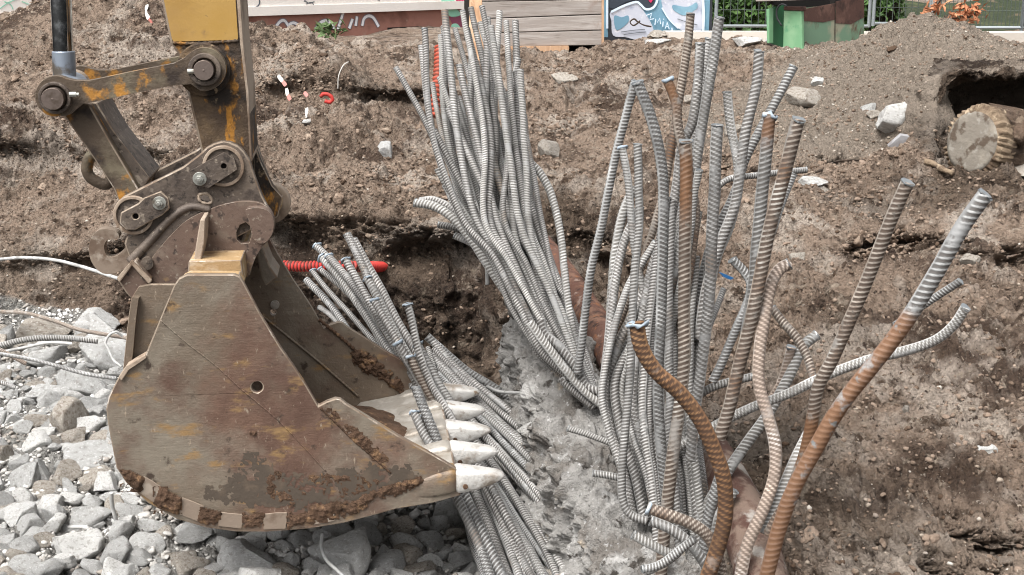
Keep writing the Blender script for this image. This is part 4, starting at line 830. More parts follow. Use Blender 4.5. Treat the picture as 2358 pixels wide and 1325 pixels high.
# --- right-hand cluster
GC = "thick bars of the right cluster"
Cc = [([(1463, 188), (1445, 250), (1415, 370), (1385, 520), (1358, 640), (1343, 760), (1330, 860)], 4.9, 4.85, 23, 's_dark', "slim dark bar leaning left alone between the two upright clusters", 0),
      ([(1468, 190), (1500, 270), (1520, 360), (1528, 470), (1526, 600), (1521, 740), (1515, 860), (1520, 1000), (1540, 1200)], 4.1, 3.95, 30, 's_dark', "dark deeply ribbed bar with a flat tip, left in the right cluster", 0),
      ([(1536, 182), (1556, 240), (1562, 300), (1590, 420), (1600, 520), (1575, 700), (1560, 900)], 4.4, 4.3, 27, 's_brown', "dark brown bar with a blue-grey tip and a rusty seam", 1),
      ([(1590, 32), (1582, 110), (1565, 220), (1548, 320), (1530, 430), (1495, 560), (1450, 680), (1400, 800)], 4.7, 4.6, 22, 's_brown', "brown-tipped bar that reaches the blue graffiti wall", 0),
      ([(1612, 100), (1606, 190), (1595, 280), (1570, 340), (1558, 430), (1530, 560), (1470, 700), (1420, 800), (1400, 900), (1425, 1010)], 4.5, 4.3, 26, 's_pale', "pale rounded-tip bar immediately left of the tallest blue-grey one", 0),
      ([(1656, 40), (1642, 140), (1622, 260), (1604, 370), (1590, 470), (1560, 600), (1530, 760), (1515, 900)], 4.45, 4.3, 27, 's_grey', "tallest blue-grey bar with a pale cut tip in the right cluster", 0),
      ([(1632, 90), (1618, 200), (1600, 330), (1585, 450), (1550, 600), (1500, 760)], 4.6, 4.4, 20, 's_grey', "grey bar tucked behind the tallest blue-grey one", 0),
      ([(1747, 118), (1740, 200), (1718, 300), (1703, 400), (1690, 480), (1660, 560), (1628, 660), (1610, 780)], 4.4, 4.3, 28, 's_pale', "ribbed buff bar ending high in the gravel behind, left of the slanting dark bar", 0),
      ([(1828, 153), (1790, 225), (1745, 310), (1715, 370), (1690, 450), (1640, 560), (1600, 700)], 4.7, 4.5, 24, 's_dark', "dark bar slanting up to the right above the others", 0),
      ([(1675, 212), (1682, 290), (1698, 380), (1696, 450), (1680, 520), (1650, 600), (1630, 700)], 4.5, 4.3, 25, 's_white', "pale blunt bar bending up between two taller ones", 0),
      ([(1773, 262), (1765, 340), (1755, 440), (1745, 540), (1735, 660), (1715, 800)], 4.15, 4.1, 33, 's_grey', "thick grey bar with a pale wire-bound tip, left of the brown one", 1),
      ([(1838, 275), (1815, 365), (1790, 460), (1765, 560), (1740, 690), (1708, 820), (1680, 930), (1655, 1010)], 3.95, 3.9, 36, 's_brown', "thick dark-brown bar with wide pale ribs leaning right", 0),
      ([(1578, 325), (1580, 430), (1578, 560), (1576, 700), (1574, 830), (1562, 960), (1545, 1080), (1530, 1220), (1520, 1345)], 3.95, 3.8, 35, 's_brown', "thick upright bar with a rust-stained tip in the middle of the right cluster", 0),
      ([(1652, 288), (1648, 380), (1642, 500), (1636, 620), (1630, 720), (1615, 850), (1600, 950), (1590, 1060)], 4.05, 3.95, 31, 's_grey', "thick grey bar with a frayed tip, right of the rust-stained one", 0),
      ([(1432, 338), (1446, 420), (1455, 520), (1470, 620), (1495, 740), (1505, 860)], 4.5, 4.3, 21, 's_grey', "bar with a pale hooked tip low on the left of the right cluster", 1),
      ([(1468, 332), (1470, 420), (1473, 520), (1462, 620), (1456, 740), (1452, 860), (1440, 980), (1433, 1080), (1434, 1150), (1452, 1185), (1490, 1200)], 4.3, 4.0, 23, 's_grey', "long bar that drops straight and curls at its foot on the concrete", 0),
      ([(1610, 392), (1598, 450), (1590, 530), (1570, 640), (1545, 760)], 4.35, 4.3, 20, 's_white', "bluish white bar end among the taller steel", 0),
      ([(1857, 392), (1790, 398), (1735, 405), (1680, 412), (1640, 440)], 4.5, 4.4, 17, 's_grey', "level bar poking out to the right behind the thick bars", 0),
      ([(1828, 400), (1800, 470), (1770, 560), (1740, 640)], 4.4, 4.3, 20, 's_dark', "dark bar end hidden behind the wide-ribbed leaning bar", 0),
      ([(1686, 598), (1712, 625), (1728, 655), (1720, 700), (1690, 770), (1660, 840), (1640, 880)], 4.3, 4.2, 25, 's_dark', "bar kinked over like an elbow beside the blue scrap", 0),
      ([(1778, 708), (1805, 745), (1835, 780), (1862, 830), (1878, 895)], 4.2, 4.0, 24, 's_brown', "thin brown bar dropping to the right behind the rusty foot", 0),
      ([(1818, 608), (1795, 622), (1775, 660), (1760, 740), (1748, 820), (1748, 890), (1768, 960), (1785, 1030), (1782, 1100), (1755, 1180), (1720, 1260), (1700, 1345)], 4.0, 3.6, 34, 's_pink', "pinkish bar with a hooked top that winds down in an S", 0),
      ([(1822, 800), (1812, 840), (1795, 890), (1770, 930)], 4.3, 4.3, 26, 's_pink', "short buff bar stub rising left of the leaning rusty bars", 0),
      ([(1880, 772), (1850, 800), (1815, 870), (1770, 950), (1720, 1020), (1660, 1110), (1620, 1180)], 4.35, 4.0, 30, 's_white', "white cement-coated bar running diagonally under the pinkish one", 0),
      ([(2224, 708), (2195, 750), (2150, 785), (2080, 810), (1990, 832), (1900, 866), (1820, 905), (1730, 940), (1640, 985), (1560, 1030)], 3.85, 4.1, 27, 's_white', "long pale bar crossing low behind the two thick rusty bars", 0),
      ([(2212, 648), (2160, 682), (2115, 712), (2060, 750)], 3.75, 3.8, 21, 's_dark', "short dark bar behind the upper part of the rightmost thick bar", 0),
      ([(1735, 868), (1690, 878), (1640, 893), (1600, 915)], 4.4, 4.4, 22, 's_white', "short white bar lying level in the middle of the right cluster", 0),
      ([(2090, 420), (2055, 500), (2010, 610), (1965, 720), (1920, 820), (1885, 890), (1872, 960), (1850, 1060), (1815, 1150), (1770, 1230)], 3.5, 3.6, 36, 's_brown', "thick brown bar leaning right, with pale ribs and a rusty bent foot", 0),
      ([(2270, 448), (2215, 525), (2150, 640), (2090, 735), (2010, 840), (1940, 930), (1880, 1030), (1830, 1120), (1795, 1220), (1760, 1345)], 3.3, 3.35, 44, 's_dark', "rightmost and thickest bar, dark steel tip turning orange with rust", 0),
      ([(1466, 742), (1478, 800), (1510, 855), (1565, 905), (1612, 965), (1645, 1040), (1668, 1110), (1670, 1180), (1655, 1250), (1625, 1345)], 3.45, 3.35, 44, 's_rust', "orange rusty S-curved thick bar in front of the right cluster", 1),
      ([(1490, 1170), (1540, 1186), (1590, 1205), (1630, 1235), (1655, 1290), (1665, 1345)], 3.45, 3.4, 34, 's_brown', "blue-capped bar lying across the foot of the right cluster", 1),
      ([(1458, 1232), (1500, 1255), (1545, 1275), (1570, 1262), (1540, 1290), (1485, 1318)], 3.6, 3.5, 27, 's_white', "pale bar end folded back on itself near the bottom", 0),
      ([(1480, 1312), (1520, 1300), (1570, 1262), (1600, 1240)], 3.45, 3.45, 24, 's_dark', "dark bar stub leaning against the folded pale one", 0),
      ([(1500, 1200), (1550, 1222), (1600, 1265), (1640, 1330)], 3.6, 3.5, 30, 's_grey', "grey bar just under the blue-capped crossing one", 0),
      ([(1308, 988), (1350, 1000), (1400, 1018), (1450, 1035)], 4.45, 4.4, 17, 's_white', "upper of two short white stubs poking left over the concrete", 0),
      ([(1366, 1090), (1400, 1095), (1440, 1103), (1500, 1110)], 4.25, 4.2, 20, 's_grey', "lower of two short stubs poking left over the concrete", 0),
      ([(1660, 1090), (1640, 1150), (1625, 1220), (1620, 1290)], 3.85, 3.8, 30, 's_dark', "dark pointed bar stub behind the rusty S-curved bar", 0),
      ([(1690, 1130), (1660, 1180), (1640, 1230)], 3.95, 3.9, 30, 's_white', "white stub tucked behind the rusty S-curved bar", 0),
      ([(1860, 1000), (1830, 1060), (1800, 1130), (1760, 1230)], 3.85, 3.7, 30, 's_white', "pale bar close against the foot of the two leaning rusty bars", 0)]
RUST = {'thick brown bar leaning': (.62, .9), 'rightmost and': (.30, 1.2), 'thick upright': (.02, .16), 'thick grey bar with a pale': (.0, .13), 'dark brown bar with a blue': (.0, .10)}
for pts, y0, y1, wd, m_, lb, tie in Cc: rebar(pts, y0, y1, wd * .9, m_, lb, GC, tie=tie, rust=next((v for k, v in RUST.items() if lb.startswith(k)), None))
# paint the rust on the two leaning bars' lower lengths is left to their own brown steel; short fillers crowd the cluster
for i in range(34):
    t = (i + rb.random()) / 34; xt = 1440 + 190 * t; yt = rb.uniform(420, 820); xm = 1400 + 215 * t + rb.uniform(-12, 12); xb = 1420 + 195 * t
    lean = rb.uniform(-25, 45)
    pts = [(xt + lean, yt), (xm + lean * .55, yt + (900 - yt) * .5), (xm - 8, 900), (xb - 5, 1020), (xb + 10, 1130), (xb + 25, 1345)]
    if t < .35: pts = [(xt + lean + 20, yt), (xm + 20 + lean * .5, yt + 120), (xm - 10, 880), (xm + 2, 985), (xm + 35, 1090), (xm + 60, 1200)]
    rebar(pts, 4.35 + .3 * rb.random(), 4.05 + .15 * rb.random() - (.2 if t >= .35 else 0), rb.choice([16, 18, 20, 22, 24]), (mm_ := rb.choice(['s_pale', 's_grey', 's_pale', 's_white', 's_pale', 's_grey'])),
          f"{TONE[mm_]} bar packed deep in the right cluster, {ORD[i]} from its left", "bars packed inside the right cluster", cut=rb.random() < .4, bumpy=1.6)
# --- steel lying in the rubble at the left, thin wire, buried pipes
GL = "bars and rods lying at the left"
for pts, y0, y1, wd, m_, lb, rb_ in [
    ([(-60, 600), (0, 597), (60, 594), (130, 600), (200, 618), (272, 642)], 6.6, 5.4, 8, 's_white', "thin pale rod arching to the bucket hitch from the left edge", .1),
    ([(225, 786), (150, 779), (70, 781), (0, 796), (-60, 815)], 7.0, 6.9, 15, 's_white', "white ribbed rod lying across the rubble under the earth bank", .8),
    ([(165, 792), (110, 790), (60, 800), (0, 812)], 6.9, 6.8, 8, 's_white', "thin white wire just under the white ribbed rod", .1),
    ([(-60, 715), (0, 718), (60, 722), (120, 738), (180, 758), (250, 772), (300, 780)], 7.6, 6.9, 10, 's_brown', "thin brown rod along the foot of the earth bank", .4),
    ([(268, 872), (200, 862), (120, 840), (60, 825), (-40, 808)], 6.1, 6.3, 10, 's_dark', "dark thin rod sloping across the rubble to the bucket", .5),
    ([(60, 838), (30, 822), (0, 806), (-40, 790)], 6.5, 6.5, 11, 's_pink', "pinkish rod end above the dark sloping one", .3),
    ([(35, 893), (15, 885), (-40, 868)], 6.1, 6.1, 12, 's_pale', "short ribbed rod end at the left edge in the rubble", .8),
    ([(300, 1345), (220, 1328), (130, 1305), (50, 1288), (-40, 1274)], 4.5, 4.6, 20, 's_pale', "thick ribbed bar lying low at the bottom left corner", 1),
    ([(95, 1203), (60, 1220), (30, 1235), (-30, 1248)], 4.85, 4.9, 10, 's_grey', "grey rod stub in the rubble at the left edge", .1),
    ([(256, 1135), (258, 1165), (268, 1205), (260, 1225), (235, 1228), (190, 1214), (140, 1217)], 4.75, 4.85, 11, 's_white', "pale bent rod standing up from the rubble like a hook", .1),
    ([(282, 775), (268, 765), (252, 772), (243, 790), (250, 805), (262, 830), (280, 845)], 6.6, 6.5, 7, 's_white', "thin wire loop beside the back of the bucket", .05),
    ([(742, 1230), (740, 1260), (752, 1290), (775, 1312), (800, 1335)], 4.45, 4.3, 10, 's_dark', "grey hooked rod under the bucket belly", .1)]:
    rebar(pts, y0, y1, wd, m_, lb, GL, cut=0, ribs=rb_, name="steel_rod")
M['rustpipe'] = mat("rusty_pipe", (.10, .050, .036), [((.17, .095, .065), 9, .50, .62), ((.035, .020, .015), 17, .52, .64), ((.20, .085, .04), 24, .56, .66), ((.10, .045, .03), 8, .5, .68), ((.24, .18, .15), 14, .62, .7)], rough=.9, bump=[('n', 25, .8, .015), ('n', 90, .6, .004)])
M['rustpipe2'] = mat("faded_pipe", (.15, .105, .082), [((.07, .036, .027), 9, .46, .58), ((.27, .245, .22), 9, .54, .64), ((.08, .05, .04), 18, .58, .68)], rough=.9, bump=[('n', 25, .8, .015), ('n', 90, .6, .004)])
def tube(name, pts, r, m, label, cat, group=None, n=28, rough_=0.0, kind=None, wave=None, mseg=20, parent=None):
    C, s = crom(np.array([at(*p) for p in pts]), r * .35 if wave is None else wave / 6)
    R = np.full((len(C), mseg), float(r))
    if wave: R *= (1 + .17 * np.cos(2 * math.pi * s / wave))[:, None]
    V, F_ = sweep(C, R, mseg)
    if rough_:
        Cc = np.vstack([np.repeat(C, mseg, 0), C[:1], C[-1:]]); V += (V - Cc) / r * (perlin(V * 7) * rough_ * .4 + perlin(V * 22) * rough_ * .25)[:, None]
    return put(name, V, F_, m, parent, label=label, cat=cat, group=group, kind=kind, attrs={"groove": np.append(np.repeat(.5 - .5 * np.cos(2 * math.pi * s / wave), mseg), [0, 0])} if wave else None)
tube("rusty_pipe", [(1245, 570, 6.8), (1290, 630, 6.45), (1345, 710, 6.05), (1390, 780, 5.65), (1430, 850, 5.3)], .078, M['rustpipe'], "rusty brown pipe sloping down behind the middle bundle of bars", "pipe", rough_=.018)
tube("faded_pipe", [(1560, 960, 4.8), (1640, 1060, 4.4), (1690, 1150, 4.1), (1735, 1260, 3.85), (1765, 1380, 3.6)], .085, M['rustpipe2'], "faded pink rusty pipe at the foot of the right cluster", "pipe", rough_=.018)
M['redhose'] = mat("red_corrugated_plastic", (.42, .035, .028), [((.13, .05, .035), 11, .48, .62)], rough=.6, attrs=[("groove", (.05, .015, .012), .45, .95)])
tube("corrugated_hose", [(640, 612, 7.35), (700, 614, 7.3), (760, 612, 7.28), (820, 614, 7.3), (870, 615, 7.5), (905, 616, 7.9)], .028, M['redhose'], "red corrugated hose sticking level out of the earth bank", "hose", wave=.021)
tube("corrugated_conduit", [(1012, 110, 8.6), (1010, 160, 8.5), (1004, 215, 8.4), (1001, 270, 8.35)], .03, mat("red_conduit_plastic", (.38, .07, .04), [((.14, .06, .04), 12, .5, .64)], rough=.6, attrs=[("groove", (.10, .03, .02), .45, .95)]), "upright red corrugated conduit behind the left of the middle bundle", "conduit", wave=.03)
# ------------------------------------------------------------------ rubble
RK = [rock(4, 300 + i, 1.0, 12) for i in range(14)]
RKM = {}
def chunk(name, P, dims, rotz, seed, m, label, group=None, cat="concrete chunk", sub=4, tilt=0.0):
    """an angular block: dims are half sizes"""
    key = (seed % 14, m, sub)
    if key not in RKM:
        V, F_ = RK[seed % 14] if sub == 4 else rock(sub, 300 + seed, 1.0, 13)
        V = V - (V.max(0) + V.min(0)) / 2; V = V / V.max(0)
        me = mesh_from(name, V, F_); me.materials.append(M[m]); RKM[key] = me
    o = bpy.data.objects.new(name, RKM[key]); COL.objects.link(o)
    o.location = tuple(P); o.scale = tuple(dims); o.rotation_euler = (tilt, tilt * .7, rotz)
    return tag(o, label, cat, group)
GR = "concrete chunks of the rubble"
LM = [(95, 762, "the rounded pale chunk by the bank"), (105, 824, "the chunk below the white rod"), (184, 892, "the wedge-shaped boulder"), (238, 815, "the wide chunk behind the bucket"), (112, 908, "the oblong pale chunk"), (142, 962, "the tall dull chunk"), (213, 980, "the bright white chunk by the bucket"), (208, 1062, "the broad wedge by the bucket"), (94, 1088, "the upright grey chunk"), (100, 1136, "the flat dark chunk"),
      (106, 1181, "the white squarish block"), (215, 1190, "the bent pale rod"), (176, 1268, "the largest white boulder"), (266, 1277, "the roundish grey boulder"), (45, 1312, "the thick bar at the bottom left"), (445, 1226, "the flat chunk under the bucket"), (565, 1292, "the rough pale block"), (785, 1276, "the hooked rod"), (1038, 1182, "the angular block under the nearest tooth"), (405, 1292, "the brownish flat chunk"), (1062, 1272, "the white chunk by the sloping bars"), (935, 1285, "the brown-grey chunk below the lip"), (1312, 1268, "the wedged grey chunk"), (1180, 980, "the bucket teeth")]
chunks = []
BIG = [(95, 762, 118, 56, 0, 'concrete_warm', "big rounded pale chunk by the earth bank, under the brown rod"), (225, 740, 108, 50, 1, 'concrete', "flat grey chunk on the soil edge just left of the bucket back"), (8, 775, 50, 50, 2, 'concrete', "grey chunk cut by the left edge below the earth bank"),
       (105, 824, 84, 50, 3, 'concrete', "grey chunk just below the white ribbed rod"), (38, 845, 42, 34, 4, 'concrete_white', "small pale chunk under the dark sloping rod"), (184, 892, 122, 92, 5, 'concrete', "large wedge-shaped grey boulder left of the bucket heel"),
       (238, 815, 130, 78, 6, 'concrete', "wide grey chunk beside the back of the bucket"), (112, 908, 98, 48, 7, 'concrete', "oblong pale chunk left of the wedge-shaped boulder"), (142, 962, 88, 92, 8, 'concrete_warm', "tall dull brown chunk in front of the wedge-shaped boulder"),
       (213, 980, 66, 54, 9, 'concrete_white', "bright white chunk touching the round of the bucket"), (105, 999, 42, 32, 10, 'concrete_white', "small cream chunk amid the pebbly hollow"), (228, 1014, 54, 38, 11, 'concrete_warm', "small brownish chunk against the bucket heel"),
       (208, 1062, 124, 72, 12, 'concrete', "broad wedge of grey concrete beside the lower curve of the bucket"), (150, 1094, 68, 64, 13, 'concrete_warm', "rounded dull chunk left below the broad wedge"), (94, 1088, 50, 66, 1, 'concrete', "upright grey chunk two stones left of the broad wedge"),
       (45, 1070, 52, 46, 2, 'concrete', "streaky grey chunk near the left edge at mid height"), (2, 1052, 46, 60, 3, 'concrete_warm', "round dark chunk half out of the left edge"), (206, 1106, 54, 38, 4, 'concrete_warm', "warm buff chunk below the broad wedge"),
       (264, 1107, 56, 46, 5, 'concrete', "grey chunk tucked under the mud-caked bucket heel"), (100, 1136, 78, 38, 6, 'concrete_warm', "flat dark chunk above the big white one"), (160, 1150, 66, 34, 7, 'concrete_white', "thin pale slab lying over another at the lower left"),
       (106, 1181, 84, 74, 8, 'concrete_white', "big white squarish block at the lower left"), (215, 1190, 96, 62, 9, 'concrete', "flat grey chunk behind the bent pale rod"), (176, 1268, 112, 88, 10, 'concrete_white', "largest white angular boulder in the lower left corner"),
       (266, 1277, 74, 76, 11, 'concrete', "roundish grey boulder right of the largest white one"), (98, 1252, 52, 46, 12, 'concrete_warm', "small dark chunk left of the largest white boulder"), (45, 1312, 94, 44, 13, 'concrete', "grey slab under the thick ribbed bar at the bottom left"),
       (445, 1226, 82, 40, 0, 'concrete', "flat chunk right under the bucket belly's lowest left part"), (565, 1292, 150, 84, 1, 'concrete', "large rough pale block below the middle of the bucket"), (785, 1276, 150, 110, 2, 'concrete', "largest block below the bucket, beside the hooked rod"),
       (1038, 1182, 92, 90, 3, 'concrete_white', "bright white angular block under the nearest tooth"), (405, 1292, 92, 50, 4, 'concrete_warm', "brownish flat chunk at the bottom between two boulders"), (350, 1215, 70, 46, 5, 'concrete', "grey chunk under the second wear block of the bucket"),
       (330, 1262, 84, 50, 6, 'concrete', "pale chunk below the heel, right of the bent rod"), (1062, 1272, 56, 46, 7, 'concrete_white', "white chunk left of the sloping bars near the bottom"), (935, 1285, 66, 46, 8, 'concrete_warm', "rounded brown-grey chunk below the bucket lip"),
       (1312, 1268, 60, 66, 9, 'concrete', "grey chunk wedged between the sloping bars and the concrete"), (840, 1215, 60, 40, 10, 'concrete', "bluish grey chunk under the bucket near the lip"), (925, 1218, 60, 50, 11, 'concrete_warm', "warm grey chunk just left of the bright white angular block"),
       (990, 1305, 60, 50, 12, 'concrete_white', "pale chunk at the bottom between brown-grey and white ones"), (690, 1250, 70, 40, 13, 'concrete', "grey chunk between the two large blocks below the bucket"), (650, 1318, 70, 40, 0, 'concrete_warm', "dusty chunk cut by the bottom edge below the bucket")]
placed = []
for px, py, wd, ht, sd, m_, lb in BIG:
    g = gray(px, min(py + ht * .30, 1420), 3.2, 9); sc = g[1] / FPX * 1.16
    a, b_ = wd / 2 * sc, ht / 2 * sc * 1.02
    chunk("concrete_chunk", g + [0, a * .35, b_ * .35], (a, a * .85, b_ * 1.05), rng.uniform(-.3, .3), sd, m_, lb, GR); placed.append((g[0], g[1] + a * .3, a))
def visible(px, py):
    if px < -60 or py > 1400 or py < 742: return False
    if px > np.interp(py, [900, 1100, 1230, 1325, 1400], [1195, 1245, 1325, 1340, 1345]): return False
    return (px < 300 and py > 748) or (py > 1212) or (px > 1040 and py > 1125) or (px > 1085 and py > 905)
def overlaps(x, y, r, k_): return any((x - a) ** 2 + (y - b_) ** 2 < (k_ * (r + c)) ** 2 for a, b_, c in placed)
def area_name(px, py):
    if px < 300: return ("under the earth bank" if py < 860 else "left of the round of the bucket" if py < 1080 else "in the lower left rubble")
    if px < 520: return "under the bucket heel"
    if px < 820: return "below the bucket belly"
    if px < 1120: return "below the bucket lip and teeth"
    return "between the sloping bars and the concrete"
TON = {'concrete': 'grey', 'concrete_warm': 'brownish', 'concrete_white': 'pale'}
r_ = random.Random(11); count = 0; fillers = []
for size_lo, size_hi, word, tries, kk in ((.050, .085, "head-sized", 2500, .62), (.030, .052, "fist-sized", 5000, .60), (.018, .030, "egg-sized", 7000, .55)):
    for _ in range(tries):
        y = r_.uniform(3.6, 8.0); x = y * r_.uniform(-.62, .08); rad = r_.uniform(size_lo, size_hi); rad *= r_.uniform(.8, 1)
        p = ground_pt(x, y); px, py = proj(p)
        if Zr[int(np.clip(np.searchsorted(uu, x / y), 0, NU - 1)), 0] > 9 or p[2] > .3: continue
        if overlaps(x, y, rad, kk): continue
        if px > np.interp(py, [700, 900, 1100, 1230, 1325, 1400], [1160, 1195, 1245, 1325, 1340, 1345]) or py < np.interp(px, [0, 300, 650, 1100], [752, 765, 830, 900]): continue
        m_ = r_.choice(['concrete', 'concrete', 'concrete', 'concrete_warm', 'concrete_white'])
        if px > 1080 and rad > .034: continue
        if visible(px, py) and count < 290:
            placed.append((x, y, rad)); count += 1
            chunk("concrete_chunk", p + [0, 0, rad * .3], (rad, rad * r_.uniform(.65, 1), rad * r_.uniform(.5, .85)), r_.uniform(0, 6.28), r_.randrange(14), m_, "x", GR, tilt=r_.uniform(-.5, .5)); chunks.append((COL.objects[-1], TON[m_], float(px), float(py)))
        elif not visible(px, py) and word != "egg-sized":
            placed.append((x, y, rad)); fillers.append((p + np.array([0, 0, rad * .3]), rad))
from collections import defaultdict
byl = defaultdict(list)
for o, tn, px, py in chunks:
    lx, ly, nm = min(LM, key=lambda l: (l[0] - px) ** 2 + 1.5 * (l[1] - py) ** 2); dx, dy = px - lx, py - ly
    where = "just beyond" if dy < -abs(dx) * .7 else "in front of" if dy > abs(dx) * .7 else "left of" if dx < 0 else "right of"
    byl[(tn, where, nm)].append((math.hypot(dx, dy), o))
for (tn, where, nm), L_ in byl.items():
    for k_, (_, o) in enumerate(sorted(L_, key=lambda q: q[0])): o["label"] = (f"{tn} concrete chunk {where} {nm}" if len(L_) == 1 else f"{'nearest' if k_ == 0 else ORD[k_] + ' nearest'} {tn} chunk {where} {nm}")
# crumbled bits that nobody would count
def rubble_mask():
    m_ = (grey > .5) & (gx < np.interp(gy, [700, 900, 1100, 1230, 1325, 1400, 1800], [1160, 1195, 1245, 1325, 1340, 1345, 1400])); return m_.astype(float)
pts, rr = pick(30000, rubble_mask(), 21); sz = .004 + .020 * rr.random(len(pts)) ** 2.5
pts = np.vstack([pts + np.stack([0 * sz, 0 * sz, sz * .3], 1)] + [f[0][None] for f in fillers]); sz = np.concatenate([sz, [f[1] * .9 for f in fillers]])
protos2 = [rock(2, 400 + i, 1.0, 8, (1, .8, .7)) for i in range(16)]
scatter("rubble_fragments", protos2, pts, sz, mat("fragment_concrete", (.42, .405, .38), [((.24, .215, .19), 3.3, .48, .6), ((.60, .59, .57), 5.1, .52, .62)], rough=.93, bump=[('n', 70, .8, .006)]), "small grey crumbs of broken concrete filling the gaps in the rubble", "rubble")
# --- single stones on the earth
for px, py, wd, ht, sd, m_, lb in [(2068, 276, 88, 66, 3, 'concrete_white', "large white rock beside the hollow with the buried pile head"), (1999, 251, 26, 22, 4, 'concrete', "small pale stone left of the large white rock"), (2012, 268, 34, 22, 5, 'concrete_warm', "brown stone between the large white rock and a pale stone"),
        (1850, 226, 62, 36, 6, 'concrete_warm', "rounded beige rock on the gravel slope"), (1881, 190, 26, 20, 7, 'concrete_white', "small white stone on the gravel slope"), (884, 347, 36, 32, 8, 'concrete', "grey block lying on the soil above the ditch"),
        (1516, 97, 46, 12, 9, 'concrete_white', "flat white slab at the foot of the blue graffiti wall"), (1722, 97, 50, 18, 10, 'concrete_white', "white stone in front of the wire fence"), (1788, 92, 36, 22, 11, 'concrete', "grey stone left of the green container"),
        (1300, 185, 46, 26, 12, 'concrete_warm', "buff stone on the sand mound behind the middle bundle"), (1514, 82, 36, 18, 13, 'concrete_warm', "brown lump leaning at the foot of the blue graffiti wall"), (1872, 418, 56, 18, 0, 'concrete_white', "flat pale stone right of the level bar"),
        (1895, 436, 30, 16, 1, 'concrete_warm', "reddish stone beside the flat pale one"), (2270, 1035, 40, 16, 2, 'concrete_white', "white sliver of stone on the smooth soil at the right"), (712, 281, 30, 12, 3, 'concrete_white', "small white scrap stone on the soil behind the arm"),
        (1835, 590, 30, 16, 4, 'concrete_warm', "brown stone near the hooked pink bar"), (1592, 232, 30, 20, 5, 'concrete_warm', "dark stone between two tall bars"), (1262, 345, 40, 34, 6, 'concrete_warm', "dark lump of soil-covered stone right of the middle bundle"),
        (2235, 600, 36, 26, 7, 'concrete_warm', "brown clod-like stone right of the thickest bar"), (2085, 945, 16, 18, 8, 'concrete_warm', "tan pebble on the dark soil under the thickest bar"), (1690, 300, 34, 22, 9, 'concrete_warm', "brown stone beside the ribbed buff bar")]:
    g = gray(px, py + ht * .25, 3.2, 16); sc = g[1] / FPX * 1.35; a, b_ = wd / 2 * sc, ht / 2 * sc
    chunk("stone", g + [0, a * .2, b_ * .35], (a, a * .8, b_), rng.uniform(-.4, .4), sd, m_, lb, "single stones on the soil", "stone")

# ------------------------------------------------------------------ hollow with the buried pile head
M['dug'] = mat("dug_soil", (.125, .085, .06), [((.06, .04, .028), 7, .46, .64), ((.20, .15, .11), 13, .54, .66)], rough=.95, bump=[('n', 22, 1, .04), ('v', 50, .6, .015)])
def lump_tube(name, pts, r, m, seed, k_=.06, mseg=60, step=.012, kind='structure', yscale=1.6):
    C, s_ = crom(np.array([at(*p) for p in pts]), step); V, F_ = sweep(C, np.interp(np.linspace(0, 1, len(C)), np.linspace(0, 1, len(r)), r), mseg)
    Cc_ = np.vstack([np.repeat(C, mseg, 0), C[:1], C[-1:]]); V = Cc_ + (V - Cc_) * [1, yscale, 1]
    d_ = V - Cc_; d_ /= np.linalg.norm(d_, axis=1)[:, None] + 1e-6; W_ = V.astype(np.float32)
    V += d_ * (k_ * perlin(W_ * 4 + seed) + k_ * 1.1 * (np.abs(perlin(W_ * 9 + seed)) - .2) + k_ * .7 * (np.abs(perlin(W_ * 20 + seed)) - .2) + k_ * .4 * (np.abs(perlin(W_ * 42 + seed)) - .2))[:, None]
    return put(name, V, F_, m, kind=kind)
q_ = at(2330, 400, 8.3); nx, ny = 260, 150
xs_ = np.linspace(q_[0] - .62, q_[0] + 2.6, nx); ys_ = np.linspace(0, 1, ny)
ztop = lambda x, y: zraw(x, np.maximum(y, 8.0 + .72 * sstep(-.20, -.06, x - .336 * y))) - .40 * (1 - sstep(-.26, -.12, x - .336 * y)) - .12 * sstep(9.75, 10.1, y)
lipy = 8.66 + .10 * perlin(np.stack([xs_ * 1.6, xs_ * 0 + 4, xs_ * 0], 1)) 
T_ = np.zeros((nx, ny, 3)); T_[..., 0] = xs_[:, None]; T_[..., 1] = lipy[:, None] + (10.15 - lipy[:, None]) * ys_[None]; T_[..., 2] = ztop(T_[..., 0], T_[..., 1])
L_ = np.zeros((nx, 40, 3)); an = np.linspace(0, 1, 40)                      # rounded edge, then the underside
L_[..., 0] = xs_[:, None]; L_[..., 1] = lipy[:, None] - .05 * np.sin(np.clip(an * 3, 0, 1) * math.pi)[None] + (np.clip(an - .33, 0, 1) * 1.9)[None]; L_[..., 2] = T_[:, :1, 2] - (.05 * sstep(0, .4, an))[None] + .03
A_ = np.concatenate([L_[:, ::-1], T_[:, 1:]], 1).astype(np.float32); N_ = gnormal(A_)
A2 = A_ + N_ * (.05 * perlin(A_ * 3) + .07 * (np.abs(perlin(A_ * 6.3 + 5)) - .2) + .06 * (np.abs(perlin(A_ * 12.5 + 1)) - .2) + .045 * (np.abs(perlin(A_ * 25 + 9)) - .2) + .028 * (np.abs(perlin(A_ * 52 + 2)) - .2))[..., None]
nn_ = A_.shape[1]; i_ = np.arange(nx - 1)[:, None] * nn_ + np.arange(nn_ - 1)[None]; i_ = i_.ravel()[((A_[..., 0] - .336 * A_[..., 1])[:-1, :-1] > -.17).ravel()]; gv_ = np.zeros(A_.shape[:2]); gv_[:, 44:] = .75; mo_ = np.zeros(A_.shape[:2]); mo_[:, :46] = 1  # lip and underside darkened: damp soil with the overhang's shade painted in
put("earth_overhang", A2.reshape(-1, 3), np.stack([i_, i_ + nn_, i_ + nn_ + 1, i_ + 1], -1).reshape(-1, 4), M['earth'], kind='structure', attrs={"gravel": gv_.ravel(), "moist_shade": mo_.ravel(), "grey": gv_.ravel() * 0})
